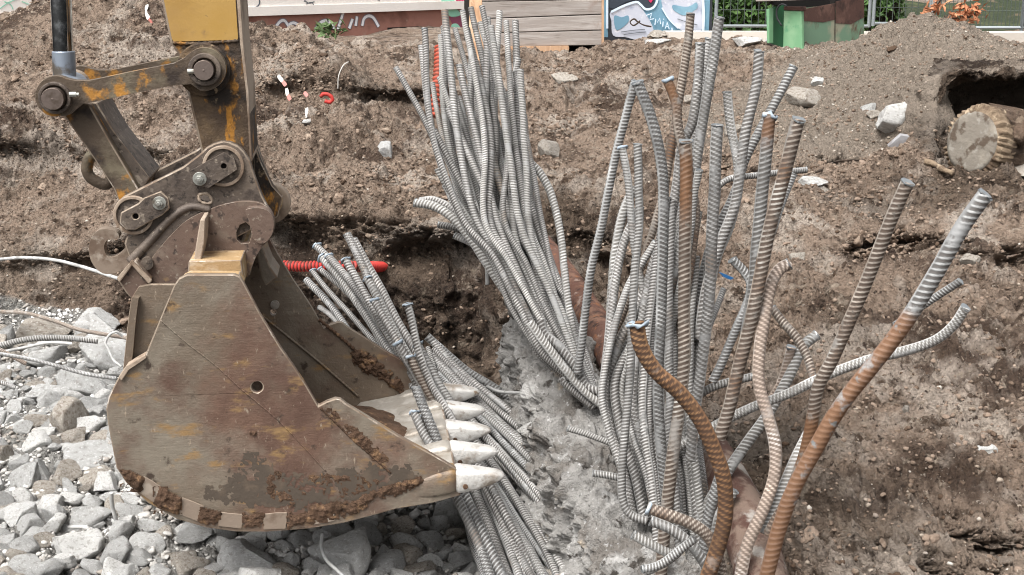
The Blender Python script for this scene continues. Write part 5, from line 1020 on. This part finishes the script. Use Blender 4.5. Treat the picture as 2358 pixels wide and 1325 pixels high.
M['pilehead'] = mat("cut_pile_face", (.17, .15, .125), [((.22, .195, .16), 9, .5, .66), ((.24, .22, .19), 16, .54, .66), ((.075, .055, .04), 11, .52, .64)], rough=.9, bump=[('n', 30, .7, .01)])
M['pilebark'] = mat("tan_soil_crust", (.21, .155, .105), [((.11, .075, .05), 8, .5, .64), ((.38, .30, .21), 14, .56, .66)], rough=.95, bump=[('n', 35, 1, .02)])
# a drum lying on its side, its flat face turned left towards us
c0 = at(2238, 328, 8.0); ax = np.array([.80, .60, -.16]); ax /= np.linalg.norm(ax)
e1 = np.cross(ax, UP); e1 /= np.linalg.norm(e1); e2 = np.cross(e1, ax); RD = .228
n_, m__ = 150, 72; prof = [(0, 0), (.55, 0), (.86, -.004), (.97, .012), (1.0, .04), (1.0, .2), (1.01, .45), (1.0, .75), (0.98, .8), (0, .8)]
def pileV(prof, nn=150):
    V = []; a = np.linspace(0, 2 * math.pi, nn, endpoint=False)
    tooth = np.clip(np.abs(np.sin(a * 15 + 2.2 * np.sin(a * 3) + 1.3 * np.sin(a * 7))) ** .7 + .3 * np.sin(a * 41), 0, 1)
    for r, h_ in prof:
        rr = r * RD * (1 + (.06 * tooth - .05) * (r > .9)); 
        V.append(c0 + ax * h_ + e1 * (np.cos(a) * rr * .95)[:, None] + e2 * (np.sin(a) * rr * 1.04)[:, None] + (ax * ((.05 * (1 - tooth)) * (.8 < r < 1.005) * (h_ < .1))[:, None]))
    V = np.vstack(V); F_ = [[i * nn + j, i * nn + (j + 1) % nn, (i + 1) * nn + (j + 1) % nn, (i + 1) * nn + j] for i in range(len(prof) - 1) for j in range(nn)]
    return V, F_
ph_ = empty("pile_head", c0, "round cut-off concrete pile head lying in a dark hollow, pale face with a toothed rim", "pile head")
V, F_ = pileV([(.001, -.006), (.4, -.006), (.70, -.006), (.80, -.002), (.8, .03)]); V += (perlin(V * 14) * .008)[:, None] * ax; put("cut_face", V, F_, M['pilehead'], ph_)
V, F_ = pileV([(.70, .004), (.80, 0), (.90, .004), (.97, .015), (1.0, .04), (1.0, .10), (1.01, .14)]); V += (perlin(V * 30) * .012)[:, None] * (ax * .6 + e1 * .4) + (perlin(V * 9 + 5) * .022)[:, None] * e2; put("toothed_rim", V, F_, M['pilebark'], ph_)
V, F_ = pileV([(1.0, .09), (1.02, .2), (1.05, .45), (1.0, .85), (.001, .9)]); V += (perlin(V * 8) * .03 + np.abs(perlin(V * 22)) * .02)[:, None] * e2; put("shaft", V, F_, M['dug'], ph_)
mb = MB(); mb.prism([at(*p) for p in ((2322, 360, 8.0), (2330, 300, 8.05), (2420, 290, 8.1), (2480, 330, 8.1), (2470, 425, 7.9), (2318, 402, 7.9))], np.array([.12, .5, 0])); mb.put("concrete_slab", M['concrete_warm'], label="soil-stained concrete slab at the right edge beside the round pile head", cat="slab", bevel=.02)
lump_tube("soil_heap", [(2335, 330, 7.95), (2370, 285, 8.0), (2420, 270, 8.0)], [.05, .08, .09], M['dug'], 5, k_=.04, mseg=40)
for k_, (pts, lb) in enumerate([([(2150, 345), (2172, 338), (2180, 352), (2160, 362)], ""), ]): pass
# tile shards and a twig by the white rock
M['tile'] = mat("grey_tile", (.24, .235, .24), [((.16, .15, .15), 8, .5, .66)], rough=.6)
for pts, Y_, lb in (([(2090, 272), (2112, 270), (2112, 300), (2092, 302)], 8.75, "small grey tile piece resting against the large white rock"), ([(2045, 338), (2075, 312), (2103, 316), (2085, 336), (2062, 346)], 8.45, "slanted grey tile shard on the dark soil below the white rock")):
    mb = MB(); mb.prism([at(a, b_, Y_) for a, b_ in pts], (0, .03, .01)); mb.put("tile_shard", M['tile'], label=lb, cat="tile shard", bevel=.002)
def rod3(name, pts, r, m, label, cat, mseg=8, group=None, k_=.15):
    C, s_ = crom(np.array([at(*p) for p in pts]), r * 1.2); R = r * (1 + k_ * np.sin(s_ * 40)); V, F_ = sweep(C, R, mseg); return put(name, V, F_, m, label=label, cat=cat, group=group)
M['root'] = mat("brown_root", (.05, .035, .025), rough=.9)
def gp(px, py, up=.01): 
    g = gray(px, py, 3.2, 16); return (px, py, g[1] - .04)
rod3("root", [gp(1862, 403), gp(1890, 392), gp(1915, 376), gp(1945, 370), gp(1990, 370)], .008, M['root'], "thin dark root curving over the soil right of the level bar", "root")
rod3("branch", [gp(2128, 372), gp(2150, 378), gp(2170, 390), gp(2195, 400)], .018, M['pilebark'], "short tan stick below the round pile head", "stick")
M['redwhite'] = mat("barrier_tape_red", (.38, .13, .11), rough=.5); M['whitetape'] = mat("barrier_tape_white", (.46, .44, .41), rough=.5)
def ribbon(name, pts, wpx, m, parent=None, label=None, cat=None, group=None, lift=0.03):
    C = np.array([at(px, py, gray(px, py, 3.2, 16)[1] - lift) for px, py in pts]); sc = C[0][1] / FPX * wpx / 2; C, _ = crom(C, .02)
    T = np.gradient(C, axis=0); S_ = np.cross(T, [0, 1, 0]); S_ /= np.linalg.norm(S_, axis=1)[:, None]; tw = (1 + .4 * np.sin(np.arange(len(C)) * .9))[:, None] * sc
    a = C + S_ * tw + [0, .01, 0]; b_ = C - S_ * tw; n = len(C); mb = MB(); mb.add(list(a) + list(b_) + list(a + [0, .004, .004]) + list(b_ + [0, .004, .004]), [[i, i + 1, n + i + 1, n + i] for i in range(n - 1)] + [[2 * n + i, 3 * n + i, 3 * n + i + 1, 2 * n + i + 1] for i in range(n - 1)])
    return mb.put(name, m, parent, True, label=label, cat=cat, group=group)
for i, (seg, lb) in enumerate([([([(338, 12), (336, 30), (342, 44)], 0), ([(342, 44), (350, 55)], 1)], "red and white tape scrap on the soil heap left of the arm"),
                               ([([(640, 175), (650, 188)], 0), ([(650, 188), (658, 198)], 1)], "upper red and white tape scrap right of the arm"), ([([(659, 205), (662, 220)], 0), ([(662, 220), (668, 231)], 1)], "lower red and white tape scrap right of the arm"),
                               ([([(706, 250), (705, 272)], 0), ([(700, 214), (708, 222)], 1)], "tape scrap nearest the red hose end on the heap")]):
    e = empty("tape_scrap", at(*seg[0][0][0], gray(*seg[0][0][0], 3.2, 16)[1]), lb, "barrier tape", "scraps of red and white tape")
    for pts, c_ in seg: ribbon("tape_red" if c_ else "tape_white", pts, 5.5, M['redwhite' if c_ else 'whitetape'], e)
C, s_ = crom(np.array([at(px, py, 9.6) for px, py in ((738, 224), (745, 217), (758, 219), (766, 229), (760, 236), (748, 233))]), .012); V, F_ = sweep(C, .014 * (1 + .15 * np.cos(s_ * 260)), 12); put("hose_end", V, F_, M['redhose'], label="curled end of red hose lying on the soil behind the arm", cat="hose")
rod3("wire", [(778, 205, 9.4), (780, 175, 9.4), (790, 152, 9.45), (802, 143, 9.5)], .004, M['whitetape'], "thin pale wire standing in a curve above the cut bank", "wire")
mb = MB(); mb.prism([at(a, b_, 6.1) for a, b_ in ((1656, 628), (1664, 630), (1690, 641), (1682, 645), (1666, 638))], (0, .01, 0)); mb.put("plastic_scrap", mat("blue_plastic", (.02, .09, .22), rough=.4), label="small blue plastic scrap on the soil between the bars", cat="scrap")
V, F_ = rock(3, 991, .6, 3); V = V * [.035, .02, .07]; put("plastic_bottle", V + at(1556, 780, 4.9), F_, mat("clouded_plastic", (.62, .68, .74), rough=.25), label="clouded white plastic lump caught deep between the right cluster's bars", cat="plastic")

# ------------------------------------------------------------------ buildings, fence and container behind
def plane_at(A, B):
    A, B = np.array(A), np.array(B); u = B - A; u[2] = 0; u /= np.linalg.norm(u); n = np.array([u[1], -u[0], 0]); n = n if n[1] < 0 else -n
    def f(px, py, lift=0.0):
        d = ray(px, py); O = np.array([0, 0, CAMZ]); t = (A + n * lift - O).dot(n) / d.dot(n); return O + d * t
    return f, u, n
def stroke(f, n, pts, wpx, m, name, parent, lift=.004, smooth=True):
    P = np.array([list(f(a, b_, lift)) for a, b_ in pts])
    C = crom(P, .02)[0] if smooth and len(P) > 2 else P
    sc = wpx / 2 / FPX * C[:, 1].mean(); T = np.gradient(C, axis=0); T /= np.linalg.norm(T, axis=1)[:, None] + 1e-9; S_ = np.cross(T, n)
    a, b_ = C + S_ * sc, C - S_ * sc; k = len(C); mb = MB()
    mb.add(list(a) + list(b_) + list(a + n * .002) + list(b_ + n * .002), [[2 * k + i, 2 * k + i + 1, 3 * k + i + 1, 3 * k + i] for i in range(k - 1)] + [[i, 2 * k + i, 3 * k + i, k + i] for i in (0, k - 1)] + [[i, i + 1, 2 * k + i + 1, 2 * k + i] for i in range(k - 1)] + [[k + i, 3 * k + i, 3 * k + i + 1, k + i + 1] for i in range(k - 1)])
    return mb.put(name, m, parent)
def patch(f, n, pts, m, name, parent, lift=.004, smooth=True):
    if smooth: pts = smoothloop(pts, 4)
    mb = MB(); mb.prism([f(a, b_, lift) for a, b_ in pts], n * -.003); return mb.put(name, m, parent)
M['render'] = mat("cream_render", (.80, .755, .71), [((.74, .69, .64), 1.5, .45, .7)], rough=.85, bump=[('n', 40, .2, .004)])
M['plinth'] = mat("red_brown_plinth", (.32, .155, .12), [((.18, .085, .065), 2, .45, .68), ((.32, .19, .15), 5, .58, .7)], rough=.85, bump=[('n', 40, .3, .004)])
M['wpaint'] = mat("white_spray", (.80, .80, .82), rough=.7); M['gpaint'] = mat("grey_spray", (.10, .11, .13), rough=.7); M['haze_paint'] = mat("bluish_grey_spray", (.22, .20, .23), rough=.7)
M['mint'] = mat("mint_spray", (.30, .62, .47), rough=.7); M['crimson'] = mat("crimson_spray", (.50, .035, .11), rough=.7); M['plum'] = mat("plum_spray", (.22, .06, .10), rough=.7)
A_, B_ = at(570, 34, 18.0), at(1078, 17, 20.8)
fw, uw, nw = plane_at(A_, B_); zb = A_[2]
W = empty("building", A_ + nw * .0, "cream rendered building with a red-brown plinth and white graffiti", "building")
L0, L1 = fw(-900, 20), fw(1082, 17); L0, L1 = np.array([L0[0], L0[1], 0]), np.array([L1[0], L1[1], 0])
mb = MB(); mb.prism([L0 + [0, 0, zb], L1 + [0, 0, zb], L1 + [0, 0, 6.5], L0 + [0, 0, 6.5]], -nw * 6); mb.put("wall", M['render'], W)
mb = MB(); mb.prism([L0 + nw * .0 - nw * .04 + [0, 0, .6], L1 - nw * .04 + [0, 0, .6], L1 - nw * .04 + [0, 0, zb - .02], L0 - nw * .04 + [0, 0, zb - .02]], -nw * 5.8); mb.put("plinth", M['plinth'], W)
mb = MB(); mb.prism([L0 + nw * .02 + [0, 0, zb - .022], L1 + nw * .02 + [0, 0, zb - .022], L1 + nw * .02 + [0, 0, zb + .10], L0 + nw * .02 + [0, 0, zb + .10]], -nw * .04); mb.put("base_trim", M['render'], W)
fp = lambda a, b_, lift=0.0: fw(a, b_, lift - .04)
for pts in ([(568, 58), (576, 60), (582, 78)], [(584, 76), (584, 60), (598, 62), (612, 70), (620, 80)], [(632, 66), (645, 50), (655, 48), (664, 60)], [(664, 58), (676, 53), (690, 60)], [(726, 70), (736, 54), (750, 48), (762, 54), (770, 68)], [(752, 50), (760, 60), (762, 70)],
            [(790, 30), (778, 68)], [(812, 44), (804, 66)], [(822, 38), (819, 60)], [(834, 60), (838, 44), (848, 37), (860, 42), (872, 62)]):
    stroke(fp, nw, pts, 10, M['haze_paint'], "graffiti_shadow", W, lift=.003); stroke(fp, nw, pts, 6, M['wpaint'], "graffiti_line", W, lift=.008)
stroke(fw, nw, [(566, 16), (582, 20), (596, 12), (597, -2), (590, -10)], 3, M['gpaint'], "scribble", W)
for pts in ([(702, 2), (712, 8), (724, 4)], [(704, 10), (716, 6), (722, 12), (712, 18)], [(700, 4), (706, -4)], [(868, -2), (874, 2)]): stroke(fw, nw, pts, 1.8, M['gpaint'], "scribble", W)
for pts in ([(0, 20), (20, 6), (44, -4)], [(10, 4), (24, 10), (30, 22)], [(50, 4), (66, 10)]): stroke(fw, nw, pts, 2, M['mint'], "scribble", W)
patch(fw, nw, [(1014, -30), (1040, -30), (1050, 17), (1018, 18)], M['mint'], "mural_patch", W, smooth=False); patch(fw, nw, [(1044, -30), (1080, -30), (1078, 4), (1070, 12), (1056, 13)], M['crimson'], "mural_patch", W, lift=.008)
patch(fp, nw, [(1030, 22), (1052, 22), (1060, 34), (1048, 40), (1034, 36)], M['mint'], "mural_patch", W); patch(fp, nw, [(1034, 40), (1066, 36), (1070, 64), (1044, 60)], M['plum'], "mural_patch", W, smooth=False); patch(fp, nw, [(1040, 58), (1052, 55), (1060, 66), (1052, 78), (1042, 74)], M['mint'], "mural_patch", W, lift=.008)
mb = MB(); mb.prism([fp(a, b_, .012) for a, b_ in ((893, 64), (966, 61), (966, 78), (893, 80))], -nw * .01); mb.put("vent", M['black'], W)
# timber post
M['post'] = mat("peach_timber", (.50, .32, .20), [((.36, .21, .12), 6, .48, .66, (3, 3, .4)), ((.6, .44, .32), 9, .54, .68, (3, 3, .4))], rough=.8)
mb = MB(); P_ = [at(*p) for p in ((1082, -60, 13.0), (1108, -60, 13.0), (1112, 60, 12.9), (1118, 250, 12.7), (1084, 250, 12.7), (1080, 60, 12.9))]; mb.prism(P_, (0, .09, 0)); mb.put("timber_post", M['post'], label="peach coloured rough timber post behind the middle bundle", cat="post", bevel=.008)
# plank shed
M['plank'] = mat("weathered_planks", (.30, .265, .24), [((.40, .365, .34), 3, .46, .68, (.5, .5, 6)), ((.19, .16, .14), 8, .52, .68, (.4, .4, 7)), ((.25, .19, .16), 2, .55, .7)], rough=.85, bump=[('n', 22, .5, .006, (.4, .4, 8))], rnd=1, vary=.12)
sA, sB = at(1060, 112, 14.6), at(1388, 105, 15.0); fs, us, ns = plane_at(sA, sB)
sh = empty("shed", at(1388, 106, 15), "weathered grey plank hut side behind the middle bundle", "shed")
for k_, (yl, yl2, yr, yr2) in enumerate([(-30, 3, -36, -2), (5, 43, 0, 32.5), (45, 76, 34.5, 69), (78, 108, 71, 104)]):
    mb = MB(); mb.prism([fs(1106, yl), fs(1386, yr), fs(1386, yr2), fs(1106, yl2)], -ns * .05); o_ = mb.put("plank", M['plank'], sh, bevel=.006)
mb = MB(); mb.prism([fs(1386, -40, .01), fs(1391, -40, .01), fs(1391, 108, .01), fs(1386, 108, .01)], -ns * 1.5); mb.put("corner_post", M['post'], sh)
mb = MB(); mb.prism([fs(1110, 108.5, .03), fs(1310, 106, .03), fs(1310, 122, .03), fs(1110, 124, .03)], -ns * .2); mb.put("sill_beam", M['post'], sh)
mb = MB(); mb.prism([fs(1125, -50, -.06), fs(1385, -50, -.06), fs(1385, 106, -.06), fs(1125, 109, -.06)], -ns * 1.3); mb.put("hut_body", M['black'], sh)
# painted panel
M['navy'] = mat("dark_slate_spray", (.035, .045, .06), rough=.7); M['teal'] = mat("steel_blue_spray", (.14, .27, .36), [((.20, .35, .44), 3, .5, .68)], rough=.7); M['lav'] = mat("pale_lavender_spray", (.47, .49, .56), [((.33, .36, .45), 5, .54, .68), ((.62, .62, .66), 8, .55, .68)], rough=.7); M['ice'] = mat("ice_white_spray", (.58, .68, .78), rough=.7); M['charcoal'] = mat("charcoal_panel", (.03, .033, .04), rough=.6)
gA, gB = at(1391, 80, 16.2), at(1641, 76, 16.4); fg, ug, ng = plane_at(gA, gB)
gw = empty("graffiti_wall", at(1500, 82, 16.3), "low wall painted with blue, white and black graffiti lettering", "painted wall")
mb = MB(); mb.prism([fg(1380, -120), fg(1641, -120), fg(1640, 92), fg(1380, 96)], -ng * .2); mb.put("panel", M['charcoal'], gw)
P = lambda pts, m, l=.004, s_=True, nm="painted_shape": patch(fg, ng, pts, M[m], nm, gw, lift=l, smooth=s_)
P([(1388, -30), (1400, -30), (1400, 86), (1388, 86)], 'teal', .003, False)
P([(1478, 30), (1505, -30), (1636, -30), (1632, 80), (1500, 86), (1470, 40)], 'teal', .003, False)
P([(1406, 28), (1440, 14), (1464, 6), (1478, 20), (1494, 44), (1504, 66), (1504, 84), (1470, 92), (1440, 86), (1412, 82), (1408, 50)], 'lav', .008)
P([(1416, 36), (1432, 40), (1446, 36), (1448, 48), (1438, 60), (1420, 70), (1414, 50)], 'teal', .013)
P([(1526, -10), (1570, -20), (1612, -10), (1616, 30), (1614, 72), (1580, 74), (1558, 62), (1540, 44), (1528, 24)], 'lav', .008)
P([(1550, 12), (1575, 16), (1590, 14), (1604, 6), (1606, 18), (1594, 28), (1576, 36), (1560, 30), (1550, 22)], 'teal', .013)
P([(1400, -20), (1500, -20), (1508, 4), (1500, 18), (1490, 20), (1480, 12), (1464, 0), (1440, 6), (1406, 20)], 'navy', .006)
P([(1490, -12), (1506, -10), (1500, 6), (1494, 2)], 'crimson', .014)
for pts, wd in (([(1398, -20), (1398, 66)], 5), ([(1407, 28), (1436, 14), (1464, 5), (1474, 10), (1484, 20), (1492, 22), (1504, 18), (1512, 6), (1514, -10)], 5), ([(1618, -10), (1620, 30), (1619, 72)], 6), ([(1524, 18), (1540, 44), (1562, 66)], 3)): stroke(fg, ng, pts, wd, M['ice'], "painted_line", gw, lift=.02)
for pts in ([(1488, 36), (1501, 31), (1498, 40), (1496, 46), (1506, 43)], [(1508, 58), (1510, 44), (1514, 52), (1519, 42), (1521, 56)], [(1527, 50), (1526, 62)], [(1528, 43.5), (1528.6, 45.5)], [(1532, 66), (1536, 51), (1541, 68)], [(1533, 61), (1540, 62)], [(1545, 72), (1547, 64), (1550, 73)]):
    stroke(fg, ng, pts, 2.2, M['ice'], "painted_letter", gw, lift=.026, smooth=False)
for pts in ([(1430, 74), (1460, 70), (1485, 68)], [(1436, 80), (1466, 76), (1488, 74)], [(1560, 44), (1584, 52), (1606, 58)]): stroke(fg, ng, pts, 1.6, M['gpaint'], "painted_line", gw, lift=.02)
rod3("bent_wire", [(1500, 62, 14.0), (1482, 58, 14.0), (1468, 50, 14), (1460, 44, 14), (1451, 51, 14), (1458, 59, 14), (1468, 54, 14), (1474, 48, 14)], .008, M['root'], "thin bent wire loop before the blue graffiti wall", "wire")
# pale kerb line and fence
M['kerb'] = mat("pale_kerb", (.60, .55, .49), rough=.85, bump=[('n', 30, .4, .01)])
kA, kB = at(1540, 76, 15.9), at(2500, 84, 16.6); fk, uk, nk = plane_at(kA, kB)
mb = MB(); mb.prism([fk(1540, 74), fk(2600, 76), fk(2600, 100), fk(1540, 100)], -nk * .3); mb.put("kerb_strip", M['kerb'], kind='structure')
M['galv'] = mat("galvanised_fence", (.30, .33, .34), rough=.45, metal=.5); M['galv_d'] = mat("dull_fence_wire", (.07, .085, .075), rough=.6, metal=.2)
def fence(px0, px1, yb, Y0, Y1, nv, hy, label):
    A, B = at(px0, yb, Y0), at(px1, yb, Y1); f, u, n = plane_at(A, B); top = A[2] + 2.0; e = empty("fence_panel", A, label, "wire fence", "wire fence panels behind the site")
    z0 = A[2]; fr = MB()
    for q in (A, B): fr.ring([q[0], q[1], z0], UP, 0, .022, 2.0, 10)
    for zz in (z0 + .03, z0 + 1.98): fr.ring([A[0], A[1], zz], B - A, 0, .018, np.linalg.norm((B - A)[:2]), 10)
    fr.put("frame", M['galv'], e); wm = MB()
    for i in range(1, nv): q = A + (B - A) * i / nv; wm.ring([q[0], q[1], z0 + .03], UP, 0, .0045, 1.95, 6)
    for k in range(1, 11): wm.ring([A[0], A[1], z0 + .03 + k * .19 ], B - A, 0, .0045, np.linalg.norm((B - A)[:2]), 6)
    wm.put("wire_mesh", M['galv_d'], e)
fence(1648, 2000, 66, 16.0, 16.3, 22, 0, "wire fence panel with pale frame in front of the hedge, beside the graffiti wall")
fence(2010, 2140, 60, 16.2, 16.3, 9, 0, "short wire fence panel between the green container and the gravel mound")
fence(2144, 2352, 70, 15.6, 15.4, 22, 0, "dense wire fence panel behind the gravel mound")
fence(2352, 2700, 70, 15.4, 15.6, 30, 0, "last wire fence panel at the right edge")
# hedge of leaves
M['leaf'] = mat("hedge_leaf", (.055, .115, .028), [((.11, .20, .05), 3, .48, .66), ((.025, .055, .018), 5, .5, .66)], rough=.6, spec=.4)
M['twig'] = mat("hedge_stem", (.035, .028, .02), rough=.9)
def hedge(px0, px1, Y0, h_, n, seed, label):
    r = np.random.default_rng(seed); A, B = at(px0, 60, Y0), at(px1, 60, Y0); zb = 1.05
    p = r.random((n, 3)); c = np.stack([A[0] + (B[0] - A[0]) * p[:, 0], A[1] + p[:, 1] * .9, zb + p[:, 2] * h_], 1)
    keep = perlin(c * 2.2 + seed) > -.12; c = c[keep]; n = len(c); q = r.normal(size=(n, 2, 3)); q /= np.linalg.norm(q, axis=2)[..., None]; sz = r.uniform(.02, .045, (n, 1))
    a, b_ = q[:, 0] * sz * 1.6, q[:, 1] * sz * .8
    V = np.stack([c - a, c - b_, c + a, c + b_], 1).reshape(-1, 3); F_ = np.arange(4 * n).reshape(-1, 4)
    e = empty("hedge", (A + B) / 2 * [1, 1, 0] + [0, 0, zb], label, "hedge", "hedges behind the fence"); put("foliage", V, F_, M['leaf'], e, False)
    mb = MB()
    for i in range(14): x = A[0] + (B[0] - A[0]) * (i + .5) / 14; mb.ring([x, A[1] + .5, zb], [r.normal() * .1, 0, 1], 0, .015, h_ * .8, 6)
    mb.box([(A[0] + B[0]) / 2, A[1] + .65, zb + h_ / 2], [abs(B[0] - A[0]) / 2, .12, h_ / 2 - .1]); mb.put("stems", M['twig'], e)
hedge(1632, 1860, 16.9, 2.2, 9000, 1, "leafy green hedge seen through the fence left of the green container")
hedge(1940, 2100, 16.9, 2.2, 7000, 2, "leafy green hedge right of the green container")
# far verge and a parked vehicle behind the fence
M['verge'] = mat("dark_verge", (.03, .04, .018), [((.06, .07, .03), 2, .5, .66), ((.10, .08, .05), 5, .56, .68)], rough=.95, bump=[('n', 8, 1, .1)])
mb = MB(); n_ = 40; xs_ = np.linspace(4.5, 16, n_); V = [[x, 18.0 + j * 1.1, 1.05 + .34 * j * .5 + .05 * math.sin(x * 3 + j)] for j in range(4) for x in xs_]; put("verge_bank", np.array(V), [[j * n_ + i, j * n_ + i + 1, (j + 1) * n_ + i + 1, (j + 1) * n_ + i] for j in range(3) for i in range(n_ - 1)], M['verge'], kind='structure')
M['carpaint'] = mat("pale_blue_paint", (.38, .46, .56), rough=.3, spec=.6); M['tyre'] = mat("tyre", (.02, .02, .022), rough=.8); M['glass'] = mat("dark_glass", (.03, .04, .05), rough=.08, spec=.8); M['alloy'] = mat("wheel_rim", (.45, .46, .48), rough=.35, metal=.8)
def car(cx_, cy_, lb, m_):
    e = empty("parked_car", (cx_, cy_, 1.45), lb, "car", "cars parked beyond the fence"); z = 1.45
    prof = [(-2.1, .3), (-2.15, .62), (-2.0, .85), (-1.2, .95), (-.6, 1.42), (.9, 1.45), (1.6, 1.0), (2.1, .9), (2.15, .5), (2.1, .3)]
    mb = MB(); mb.prism([np.array([cx_ + a, cy_ - .85, z + b_]) for a, b_ in prof], (0, 1.7, 0)); mb.put("body", M[m_], e, bevel=.07, seg=3)
    mb = MB(); mb.prism([np.array([cx_ + a, cy_ - .853, z + b_]) for a, b_ in ((-1.05, .97), (-.55, 1.36), (.85, 1.38), (1.4, 1.0))], (0, .01, 0)); mb.put("side_window", M['glass'], e)
    mb = MB(); mb.box([cx_, cy_ - .87, z + .32], [2.0, .02, .05]); mb.put("sill", M['tyre'], e)
    for a in (-1.35, 1.35):
        for b_ in (-.88, .70):
            mb = MB(); mb.ring([cx_ + a, cy_ + b_, z + .3], (0, 1, 0), .19, .32, .2, 26); w_ = mb.put("tyre", M['tyre'], e, bevel=.02)
            mb = MB(); mb.ring([cx_ + a, cy_ + b_ + .02, z + .3], (0, 1, 0), 0, .19, .14, 20); mb.put("rim", M['alloy'], e)
car(at(2200, 0, 23)[0], 23.2, "pale blue parked car behind the gravel mound", 'carpaint'); car(at(2200, 0, 23)[0] + 4.9, 23.4, "white parked car beyond the fence at the right edge", 'render')
# green container
M['green'] = mat("green_paint", (.15, .31, .17), [((.22, .37, .22), 3, .46, .68), ((.10, .26, .14), 8, .56, .7)], rough=.55); M['dgreen'] = mat("dark_green_paint", (.015, .07, .03), rough=.5)
M['greenrust'] = mat("green_paint_over_rust", (.17, .28, .19), [((.33, .33, .24), 3, .48, .62), ((.12, .06, .04), 4, .54, .66, (1, 1, .6))], rough=.7, bump=[('n', 30, .4, .005)]); M['rustsheet'] = mat("rusted_sheet", (.095, .05, .04), [((.16, .09, .07), 5, .48, .66), ((.05, .03, .025), 9, .52, .68)], rough=.85, bump=[('n', 30, .5, .005)])
cA, cB = at(1845, 118, 12.1), at(1990, 90, 12.9); fc, uc, nc = plane_at(cA, cB); fd, ud, nd = plane_at(at(1765, 90, 12.4), at(1848, 116, 12.05))
gc = empty("green_container", at(1860, 118, 12.4), "rusty green steel container half sunk behind the earth heap", "container")
Q = lambda f, n, pts, m, nm, th=.04, lift=0, bv=.004: (lambda mb: (mb.prism([f(a, b_, lift) for a, b_ in pts], -n * th), mb.put(nm, M[m], gc, bevel=bv))[1])(MB())
Q(fc, nc, [(1849, 30), (1922, 16), (1922, 150), (1850, 150)], 'greenrust', "side_panel"); Q(fc, nc, [(1925, 16), (1990, 2), (1990, 130), (1925, 140)], 'greenrust', "side_panel")
Q(fc, nc, [(1848, 22), (1922, 8), (1922, 46), (1896, 52), (1870, 50), (1849, 48)], 'rustsheet', "rusted_band", .004, .004, 0); Q(fc, nc, [(1925, 4), (1990, -10), (1990, 40), (1960, 56), (1925, 54)], 'rustsheet', "rusted_band", .004, .004, 0)
Q(fc, nc, [(1921.5, -20), (1925.5, -20), (1925.5, 140), (1921.5, 140)], 'black', "seam", .05, -.005, 0)
Q(fd, nd, [(1804, 25), (1845, 25), (1847, 150), (1802, 130)], 'green', "end_box", .04, .06, .01); Q(fd, nd, [(1804, 15), (1847, 16), (1847, 26), (1804, 24)], 'rustsheet', "box_lid", .06, .07, .008)
Q(fd, nd, [(1764, 22), (1771, 20), (1771, 100), (1766, 100)], 'green', "end_frame", .06, .12); Q(fd, nd, [(1771, 20), (1803, 10), (1803, 110), (1771, 100)], 'dgreen', "end_panel", .03, -.02)
Q(fc, nc, [(1780, -60), (1990, -80), (1990, 6), (1849, 18), (1800, 16), (1780, 10)], 'black', "dark_hold", .03, -.3, 0); Q(fd, nd, [(1740, -20), (1868, -30), (1868, 0), (1740, 4)], 'plank', "cross_board", .05, .15)
C, s_ = crom(np.array([fd(a, b_, .15) for a, b_ in ((1800, 60), (1789, 40), (1790, 20), (1800, 10), (1812, 14))]), .02); V, F_ = sweep(C, np.full(len(C), .008), 8); put("cable", V, F_, M['tyre'], gc)
mb = MB(); q0, q1 = fc(1985, 60), fc(1870, 60); mb.prism([np.array([q1[0], q1[1], .9]), np.array([q0[0], q0[1], .9]), np.array([q0[0], q0[1] + 1.2, .9]), np.array([q1[0], q1[1] + 1.2, .9])], (0, 0, .5)); mb.put("floor_box", M['dgreen'], gc)
# dry twigs with orange leaves on the mound, and a tuft of grass
M['dry'] = mat("dry_orange_leaf", (.42, .17, .085), [((.55, .27, .15), 4, .5, .66), ((.25, .11, .06), 6, .54, .66)], rough=.8, rnd=1)
def leafy(name, spots, n, m, label, cat, leafsz, stemm):
    r = np.random.default_rng(n); mb = MB(); e = empty(name, at(*spots[0]), label, cat)
    for k in range(len(spots) - 1):
        a, b_ = at(*spots[k]), at(*spots[k + 1]); mb.ring(a, b_ - a, 0, .008, np.linalg.norm(b_ - a), 6)
    mb.put("twig", M[stemm], e); lf = MB()
    for _ in range(n):
        k = r.integers(len(spots) - 1); t = r.random(); c = at(*spots[k]) * (1 - t) + at(*spots[k + 1]) * t + r.normal(size=3) * .035; q = rotm(r); s_ = leafsz * r.uniform(.6, 1.2)
        lf.add([c - q[0] * s_, c - q[1] * s_ * .45 + q[2] * s_ * .2, c + q[0] * s_, c + q[1] * s_ * .45 + q[2] * s_ * .2], [[0, 1, 2, 3]])
    lf.put("foliage", m, e)
leafy("dry_twig", [(2130, 42, 11.3), (2150, 28, 11.3), (2160, 12, 11.3), (2170, -8, 11.3)], 60, M['dry'], "dry twig with orange leaves on top of the gravel mound", "twig", .045, 'root')
leafy("dry_twig", [(2192, 42, 11.3), (2210, 44, 11.3), (2230, 40, 11.3), (2250, 30, 11.3), (2240, 18, 11.3), (2212, 14, 11.3)], 110, M['dry'], "curled branch of orange dead leaves on the right side of the mound", "twig", .04, 'root')
leafy("grass_tuft", [(735, 72, 12.2), (745, 66, 12.2), (765, 68, 12.2), (785, 72, 12.2)], 60, mat("green_blades", (.10, .15, .06), rough=.7), "small green tuft growing before the plinth", "plant", .05, 'root')
